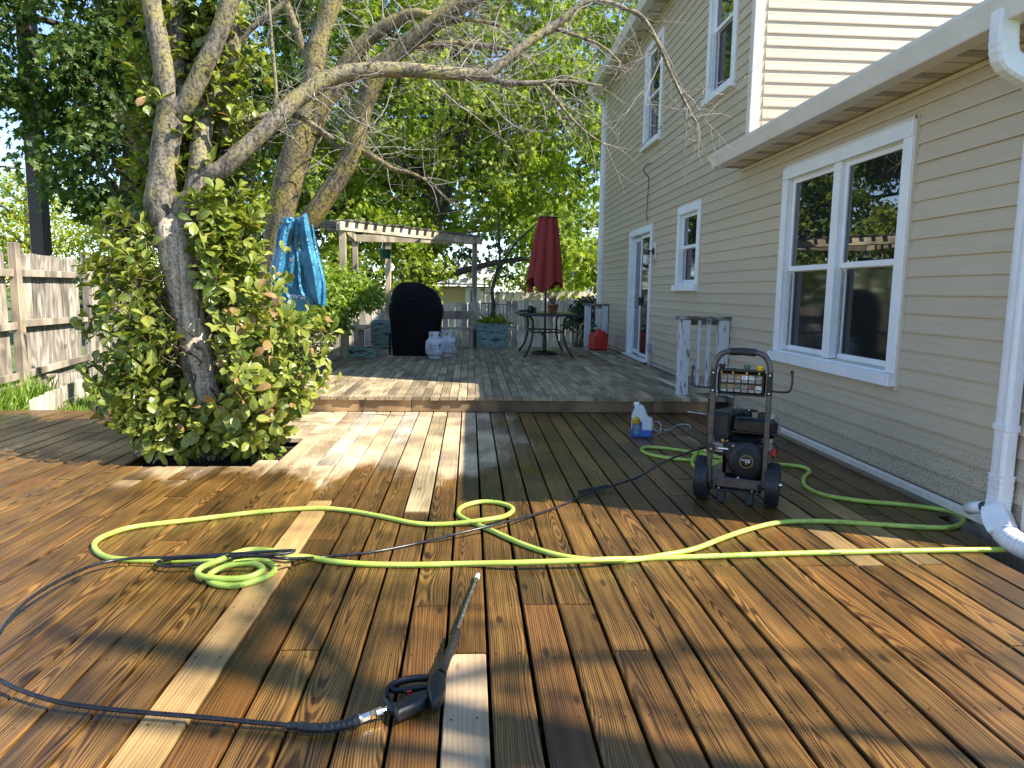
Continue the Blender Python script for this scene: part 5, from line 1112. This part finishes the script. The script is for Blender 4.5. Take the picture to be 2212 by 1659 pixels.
# leaf shoots: dense skirt low down, open column above
tips = []; sm = MB()
basep = Vector((-1.98, 5.75, -.05))
TRK = [(440, 340), (480, 370), (580, 388), (700, 414), (820, 440), (880, 455)]
def hides_trunk(p):
    q = np.array(p)-CAMP; w_ = q @ FB; x = CX+FPX*(q @ RB)/w_; y = CY-FPX*(q @ UB)/w_
    if p.y > 5.85 or not 430 < y < 870: return False
    xt = 345
    for (a, b), (c, d_) in zip(TRK, TRK[1:]):
        if a <= y <= c: xt = b+(d_-b)*(y-a)/(c-a)
    return abs(x-xt) < (50 if y < 800 else 40)
def shoot(a, b, r, kink=.04):
    if hides_trunk(a.lerp(b, .75)) or hides_trunk(b): return
    n = 7; path = [a+(b-a)*(k/n)+Vector((random.gauss(0, kink), random.gauss(0, kink), random.gauss(0, kink)))*(0 if k in (0,) else 1)+Vector((0, 0, .12*sin(pi*k/n)*(1 if b.z < 1 else -.2))) for k in range(n+1)]
    sm.tube(path, [r*(1-.75*k/n) for k in range(n+1)], 5, cap=False)
    for k in range(3, n+1):
        for q in range(1 if k < n else 2): tips.append((path[k]+Vector((random.gauss(0, .03), random.gauss(0, .03), random.gauss(0, .03))), (path[k]-path[k-1]).normalized()))
def prof(z, right=False): # half width of the leafy mass against height
    pts = [(0, .36), (.2, .6), (.5, .78), (.9, .84), (1.3, .82), (1.6, .66), (1.9, .46), (2.2, .46), (2.7, .5), (3.2, .46), (3.8, .3)]
    if right: pts = [(0, .34), (.3, .64), (.6, .82), (.95, .84), (1.2, .62), (1.5, .42), (1.9, .36), (2.2, .36), (2.7, .42), (3.2, .40), (3.8, .3)]
    for (a, b), (c, d) in zip(pts, pts[1:]):
        if a <= z <= c: return b+(d-b)*(z-a)/(c-a)
    return .2
for k in range(420):
    z = random.choice([random.uniform(.02, .7), random.uniform(.1, 1.1), random.uniform(.5, 1.75), random.uniform(.9, 1.9)])
    a = random.uniform(0, 2*pi)
    if random.random() < .3: a = random.uniform(pi, 2*pi)
    w_ = prof(z, cos(a) > 0)*random.uniform(.6, 1.1)
    cx = -2.02+.03*z-(.1 if z > 1.4 else 0)
    e = Vector((cx+w_*cos(a), 5.78+w_*.8*sin(a), z)); st = Vector((cx+.06*cos(a), 5.82+.06*sin(a), max(-.1, z-random.uniform(.3, .55))))
    if z < .2: st = basep+Vector((random.gauss(0, .07), random.gauss(0, .07), 0))
    # keep the bare trunk visible: skip shoots right in front of it
    if e.y < 5.72:
        tx = (-1.93-.20*max(0, z))
        if abs(e.x-tx) < .16 and z > .42: continue
    shoot(st, e, .008)
for k in range(300):
    z = random.uniform(1.8, 3.7); a = random.uniform(0, 2*pi); w_ = prof(z)*random.uniform(.3, 1.05); e = Vector((-2.16+w_*cos(a)*1.05, 5.95+.32*sin(a)*w_/.4, z))
    if e.y < 5.74 and random.random() < .75: continue
    shoot(Vector((-2.1+random.gauss(0, .05), 5.95, z-random.uniform(.4, .7))), e, .007)
for k in range(14):  # bare wands
    x = random.uniform(-2.75, -2.3); z = random.uniform(2.0, 3.0); twigs(sm, Vector((x+.2, 5.9, z-.7)), Vector((-.35, random.gauss(0, .2), 1)), .9, .005, 1, None, .05, 4, .12)
o = sm.build('leafy_shoots', M['twig_d'], mg, kind='stuff'); o.location = -mg.location
LP, LA, LN, LS = [], [], [], []
for p, d in tips:
    if hides_trunk(p): continue
    for q in range(random.randint(4, 6)):
        a = q*2.2+random.uniform(0, 1); s1 = d.orthogonal().normalized(); s2 = d.cross(s1); rd_ = s1*cos(a)+s2*sin(a)
        ax = (d*.45+rd_*.9+Vector((0, 0, .15))).normalized(); nr = (d*.8-rd_*.2+Vector((random.gauss(0, .25), random.gauss(0, .25)-.15, .75+random.gauss(0, .25)))).normalized()
        LP.append(p+rd_*.01); LA.append(ax); LN.append(nr); LS.append(random.uniform(.06, .135)*(.85 if p.z > 2 else 1))
LP, LA, LN, LS = [np.array([tuple(v) for v in A]) if k < 3 else np.array(A) for k, A in enumerate((LP, LA, LN, LS))]
dist = np.linalg.norm(LP-np.array([0, 0, 1.3]), axis=1); vis = dist-LS*6; order = np.argsort(vis)
near, rest = order[:300], order[300:]
o = leaves('leaf_mass', LP[rest], LA[rest], LN[rest], LS[rest], T_OBOV, M['leaf_mag'], mg, kind='stuff'); o.location = -mg.location
lm = []
for r_ in (.1, .35, .55, .75, .93, .99):
    me = npmesh('leaf', T_OBOV[0].astype(float), np.array([len(q) for q in T_OBOV[1]]), np.concatenate([np.array(q) for q in T_OBOV[1]]), M['leaf_mag'], np.full(8, r_)); lm.append(me)
for i in near:
    A = Vector(LA[i]).normalized(); N = Vector(LN[i]); X = A.cross(N).normalized(); N = X.cross(A); s = LS[i]
    o = link('leaf', random.choice(lm), mg); o.matrix_local = Matrix(((X.x*s, A.x*s, N.x*s, LP[i][0]-mg.location.x), (X.y*s, A.y*s, N.y*s, LP[i][1]-mg.location.y), (X.z*s, A.z*s, N.z*s, LP[i][2]-mg.location.z), (0, 0, 0, 1)))

# second tree with the blue pool
Y2 = 8.0
t2 = thing('mossy_tree', 'bare branched tree with yellow mossy bark holding the blue pool', 'tree', (-2.75, 8.1, GZ))
def y2(*a): return [(x, y, Y2+d, w_) for x, y, d, w_ in a]
limbpart(t2, y2((560, 860, .1, 74), (566, 740, .1, 66), (580, 640, .08, 62), (600, 520, .05, 58), (612, 440, 0, 56), (630, 370, 0, 60), (652, 300, 0, 62), (664, 260, 0, 56), (672, 215, 0, 44), (678, 150, 0, 40), (684, 105, 0, 42), (697, 60, 0, 35), (716, 10, 0, 37), (740, -70, 0, 34), (760, -160, 0, 28)), M['bark2'], 'trunk', 6, .04, 18)
ma = limbpart(t2, y2((672, 285, -.02, 40), (695, 230, -.04, 38), (719, 194, -.06, 37), (754, 134, -.1, 36), (793, 86, -.15, 30), (838, 54, -.2, 27), (882, 33, -.25, 24), (920, 32, -.3, 19), (955, 50, -.3, 13), (1010, 42, -.3, 9), (1080, 55, -.3, 6)), M['bark2'])
mb_ = limbpart(t2, y2((622, 500, -.02, 40), (665, 480, -.05, 42), (700, 430, -.08, 42), (742, 368, -.1, 41), (768, 315, -.12, 38), (778, 260, -.15, 37), (802, 190, -.2, 38), (850, 120, -.25, 37), (905, 75, -.3, 35), (960, 35, -.35, 34), (1020, -5, -.4, 32), (1100, -60, -.4, 28)), M['bark2'])
mc = limbpart(t2, y2((690, 245, .05, 20), (740, 190, .08, 18), (795, 140, .1, 17), (853, 114, .1, 15), (956, 95, .1, 13), (1024, 97, .1, 11), (1092, 106, .1, 8), (1150, 130, .1, 5)), M['bark2'])
md = limbpart(t2, y2((674, 140, .02, 24), (655, 105, .0, 18), (638, 60, -.03, 17), (615, -5, -.06, 15), (600, -70, -.1, 12)), M['bark2'])
me_ = limbpart(t2, y2((765, 320, -.1, 16), (800, 335, -.15, 12), (850, 365, -.2, 10), (890, 375, -.25, 7), (940, 400, -.3, 4)), M['bark2'])
mf = limbpart(t2, y2((690, 280, -.05, 12), (720, 310, -.1, 10), (760, 330, -.15, 8)), M['bark2'])
build_twigs('twigs', t2, [(ma, .006, 34, .85, 2, -.02, (0, 0, -.1)), (mb_[12:], .006, 30, .9, 2, .0, (0, 0, -.05)), (mc, .005, 26, .8, 2, -.02, (.1, 0, 0)), (md, .005, 14, .8, 2, .05, (-.2, 0, 0)), (me_, .004, 16, .6, 2, -.02, (.1, 0, -.1)), (mf, .004, 10, .6, 2, 0, (0, 0, 0))], M['twig'])

# bright bush beside the upper deck
def shrub(name, label, cat, ells, n, size, tpl, mat, stem, base_, per=30, spread=.22, droop=.2, up=.9, n_st=10, group=None):
    t = thing(name, label, cat, base_, 0, group); cs = []
    tot = sum(e[1][0]*e[1][2] for e in ells)
    for c, r in ells:
        k = max(1, int(n*r[0]*r[2]/tot)); d = rdirs(k); d[:, 2] = np.abs(d[:, 2])*.9+d[:, 2]*.1; cs.append(np.array(c)+d*np.array(r)*(.55+.45*rng.random((k, 1))**.5))
    cs = np.concatenate(cs); P, A, N, S = crown(cs, per, spread, size, droop, up=up)
    o = leaves('foliage', P, A, N, S, tpl, mat, t, kind='stuff'); o.location = -t.location
    b0 = Vector(base_); sel = rng.choice(len(cs), min(n_st, len(cs)), replace=False)
    for i in sel:
        e = Vector(cs[i]); m_ = b0.lerp(e, .5)+Vector((random.gauss(0, .08), random.gauss(0, .08), .1))
        o = MB().tube(catmull([b0+Vector((random.gauss(0, .05), random.gauss(0, .05), 0)), m_, e], 4), catr([.022, .014, .005], 4), 5).build('stem', stem, t); o.location = -t.location
    return t
shrub('leafy_bush', 'bright yellow green bush overhanging the left edge of the upper deck', 'bush', [((-2.95, 10.2, .75), (.7, 1.2, .8)), ((-2.85, 9.1, .45), (.5, .7, .55)), ((-2.7, 10.9, .95), (.8, .8, .85)), ((-2.05, 11.5, 1.12), (.62, .55, .42)), ((-2.35, 11.0, .75), (.5, .6, .5)), ((-3.6, 10.6, .6), (.6, 1.3, .8))], 760, .09, T_OVAL, M['leaf_bush'], M['twig_d'], (-3.0, 10.5, GZ), 42, .24, .35, .9, 26)
shrub('dark_shrub', 'dark leafy shrub behind the far railing at the house corner', 'bush', [((2.5, 16.3, .5), (.32, .35, .6)), ((2.7, 16.4, .8), (.3, .3, .45))], 50, .10, T_OVAL, M['leaf_dark'], M['twig_d'], (2.35, 16.0, GZ), 20, .16, .5, .6, 12)
shrub('garden_shrub', 'low dark shrub under the bright bush beside the trough planter', 'bush', [((-2.85, 12.4, .2), (.45, .7, .4)), ((-2.9, 9.6, .1), (.3, 1.5, .3))], 50, .07, T_OVAL, M['leaf_dark'], M['twig_d'], (-2.9, 11.4, GZ), 24, .2, .4, .7, 10)
# sapling and plants in the right planter
sp_ = thing('sapling', 'thin bare sapling growing out of the teal planter', 'sapling', (.45, 14.62, .62))
def y3(*a): return [(x, y, 14.6, w_) for x, y, w_ in a]
for pts in (((1062, 700, 10), (1066, 660, 9), (1063, 630, 8), (1072, 590, 7), (1079, 560, 6), (1078, 510, 5), (1076, 450, 3)), ((1072, 592, 6), (1090, 565, 5), (1110, 530, 5), (1140, 500, 4), (1165, 480, 2)), ((1078, 540, 3), (1066, 500, 2), (1060, 460, 2))):
    limbpart(sp_, y3(*pts), M['bark_d'], 'stem', 5, .02, 7)
pp = thing('planter_plants', 'green leafy plants filling the teal planter below the sapling', 'plant', (.45, 14.62, .62))
cs = np.array([(x, 14.6+rng.normal()*.06, .66) for x in np.linspace(.22, .7, 9)]); P_, A_, N_, S_ = crown(cs, 14, .12, .13, -.6, up=.4); o = leaves('foliage', P_, A_, N_, S_, T_OVAL, M['leaf_maple'], pp, kind='stuff'); o.location = -pp.location
ts = thing('plant_support', 'black square wire plant support rising above the teal planter', 'trellis', (.45, 14.62, .62))
for pts in ([(1038, 672), (1040, 655), (1094, 658), (1096, 690)], [(1046, 600), (1080, 601), (1080, 634), (1046, 633), (1046, 600)], [(1055, 690), (1055, 658)], [(1087, 690), (1087, 660)]):
    o = MB().tube([ony(a, b, 14.55) for a, b in pts], .009, 5).build('wire', M['black'], ts); o.location = -ts.location

# big maples beyond the fences
def maple(label, base_, trunk, ells, nclump, per, spread, size, mat, name='maple_tree', inner=.35, tpl=T_MAPLE, droop=.9, group='big maples behind the yard', bark='bark_d', limbs=26, lr=.12, sq=(1, 1, .75)):
    t = thing(name, label, 'tree', base_, 0, group); cs = []
    vol = sum(e[1][0]*e[1][1]*e[1][2] for e in ells)**1
    tot = sum((e[1][0]*e[1][2]) for e in ells)
    for c, r in ells:
        k = int(nclump*r[0]*r[2]/tot); d = rdirs(k); d[:, 1] -= .25; d /= np.linalg.norm(d, axis=1, keepdims=True); cs.append(np.array(c)+d*np.array(r)*(inner+(1-inner)*rng.random((k, 1))**.5))
    cs = np.concatenate(cs); cs = cs[cs[:, 2] > .2]
    P, A, N, S = crown(cs, per, spread*rng.uniform(.6, 1.35, len(cs)), size, droop, sq, .5)
    keep = P[:, 2] > 0
    o = leaves('crown', P[keep], A[keep], N[keep], S[keep], tpl, mat, t, kind='stuff'); o.location = -t.location
    p = catmull([Vector(q[:3]) for q in trunk], 5); o = MB().tube(p, catr([q[3] for q in trunk], 5), 12, jit=.06).build('trunk', M[bark], t); o.location = -t.location
    sel = rng.choice(len(cs), min(limbs, len(cs)), replace=False); mb = MB()
    for i in sel:
        e = Vector(cs[i]); k = min(range(len(p)), key=lambda j: (p[j]-e).length+(3 if p[j].z > e.z-.5 else 0)); a = p[k]; m_ = a.lerp(e, .5)+Vector((random.gauss(0, .3), random.gauss(0, .3), random.uniform(0, .5)))
        mb.tube(catmull([a, m_, e], 5), catr([lr, lr*.6, lr*.2], 5), 6, cap=False)
    o = mb.build('limbs', M[bark], t, kind='stuff'); o.location = -t.location
    return t
tk = [tuple(ony(x, y, 22))+(r_,) for x, y, r_ in ((872, 720, .5), (885, 640, .46), (915, 520, .44), (950, 400, .42), (985, 310, .36), (1000, 180, .3), (985, 40, .25), (970, -150, .2))]
maple('large maple with a leaning dark trunk filling the view behind the pergola', (-2.8, 22, GZ), tk, [((-3.2, 23, 8.2), (4.6, 3.2, 6.2)), ((-.3, 22.0, 6.6), (4.2, 3.0, 4.4)), ((3.0, 22.5, 6.5), (3.2, 3.0, 5.5)), ((-2.3, 20.0, 2.3), (1.75, 1.4, 1.5)), ((2.7, 20.5, 2.5), (1.5, 1.3, 1.5)), ((-5.5, 21, 4.5), (3.0, 2.5, 3.0))], 620, 90, .62, .155, M['leaf_maple'])
maple('dark leaved maple hanging over the left fence beside the brown pole', (-9.2, 20, GZ), [(-9.2, 20, GZ, .4), (-9.1, 20, 2, .34), (-8.8, 20.2, 5, .28), (-8.5, 20, 9, .16)], [((-10.0, 19.5, 7.4), (2.6, 2.4, 3.2)), ((-8.0, 19, 5.4), (2.6, 2.2, 3.4)), ((-11.9, 19.5, 9.2), (1.3, 1.6, 3.0)), ((-6.5, 19.5, 8), (3.0, 2.5, 3.6))], 340, 80, .62, .165, M['leaf_maple_d'])
maple('tall dark tree standing behind the large maple', (-5.5, 31, GZ), [(-5.5, 31, GZ, .4), (-5.4, 31, 5, .3), (-5, 31, 11, .15)], [((-4, 31, 7), (8, 2.5, 7)), ((-6, 30, 2.6), (4.5, 1.5, 2.4)), ((3, 33, 8), (5.5, 2.5, 7))], 260, 70, 1.0, .26, M['leaf_dark'], inner=.2)
maple('yellow green tree peeking over the far fence right of the shed', (2.2, 27, GZ), [(2.2, 27, GZ, .12), (2.2, 27, 1.5, .1), (2.3, 27, 3, .05)], [((2.0, 27, 1.9), (1.3, .8, 1.4)), ((4.5, 27, 3.0), (1.6, .8, 1.6))], 50, 60, .5, .12, M['leaf_bush'], limbs=6)
for k, (x, y, h, w_) in enumerate(((-30.5, 46, 6.6, 3.8), (-25.6, 44, 6.9, 3.6), (-20.5, 45, 6.2, 3.4), (-35, 49, 6.6, 3.8))):
    maple(('leftmost pale yellow locust tree beyond the left fence', 'pale yellow locust tree just left of the brown pole', 'pale yellow locust tree just right of the brown pole', 'pale yellow locust tree furthest back behind the left fence')[k], (x, y, GZ), [(x, y, GZ, .25), (x, y, 1.5, .2), (x+.3, y, h, .1)], [((x, y, h*.62), (w_, 2.2, h*.52))], 95, 60, .95, .24, M['leaf_locust'], 'locust_tree', .3, T_OVAL, .3, 'locust trees behind the left fence', limbs=16)
for k, (x, y) in enumerate(((-16.5, 30), (-14.2, 28))):
    maple(('hedge tree low behind the left fence', 'hedge tree low behind the magnolia leaves')[k], (x, y, GZ), [(x, y, GZ, .1), (x, y, 1.2, .08), (x, y, 2, .04)], [((x, y, 1.0), (1.4, 1.0, 1.0))], 30, 60, .5, .14, M['leaf_bush'], 'hedge_tree', .3, T_OVAL, .3, 'low trees behind the left fence', limbs=6)
# the tree by the near house end that dapples the deck
maple('leafy tree past the near house end that throws dappled shade on the deck', (7.4, -1.2, GZ), [(7.4, -1.2, GZ, .25), (7.3, -1.1, 3, .2), (6.9, -.8, 6, .13), (6.6, -.6, 8.5, .06)], [((6.9, -.7, 7.6), (3.8, 1.9, 2.6))], 46, 22, .40, .10, M['leaf_maple'], 'shade_tree', .1, T_OVAL, .4, None, limbs=10, lr=.05, sq=(1.5, .5, .6))

# grass and weeds at the left
gp_ = 9000
def inbed(p): return p
X_ = rng.uniform(-5.7, -2.7, gp_); Yg = 7.8+rng.random(gp_)**1.5*5.2; P_ = np.stack([X_, Yg, np.full(gp_, GZ)], 1)
A_ = rng.normal(size=(gp_, 3))*.35+np.array([0, 0, 1]); N_ = rdirs(gp_)
leaves('lawn_grass', P_, A_, N_, rng.uniform(.05, .13, gp_), (T_BLADE[0]*np.array([1.6, 1, 1]), T_BLADE[1]), M['grass'], None, kind='stuff', label='short green lawn grass beside the left fence', cat='grass')
n_w = 1500; P_ = np.stack([rng.uniform(-5.75, -5.0, n_w), rng.uniform(8.0, 9.3, n_w), np.full(n_w, GZ)], 1); P_[:, 0] -= (P_[:, 1]-8.0)*.12
A_ = rng.normal(size=(n_w, 3))*.45+np.array([0, 0, 1]); leaves('tall_weeds', P_, A_, rdirs(n_w), rng.uniform(.2, .48, n_w), (T_BLADE[0]*np.array([.75, 1, 1]), T_BLADE[1]), M['grass'], None, kind='stuff', label='tall green weeds in the bed against the left fence', cat='weeds')
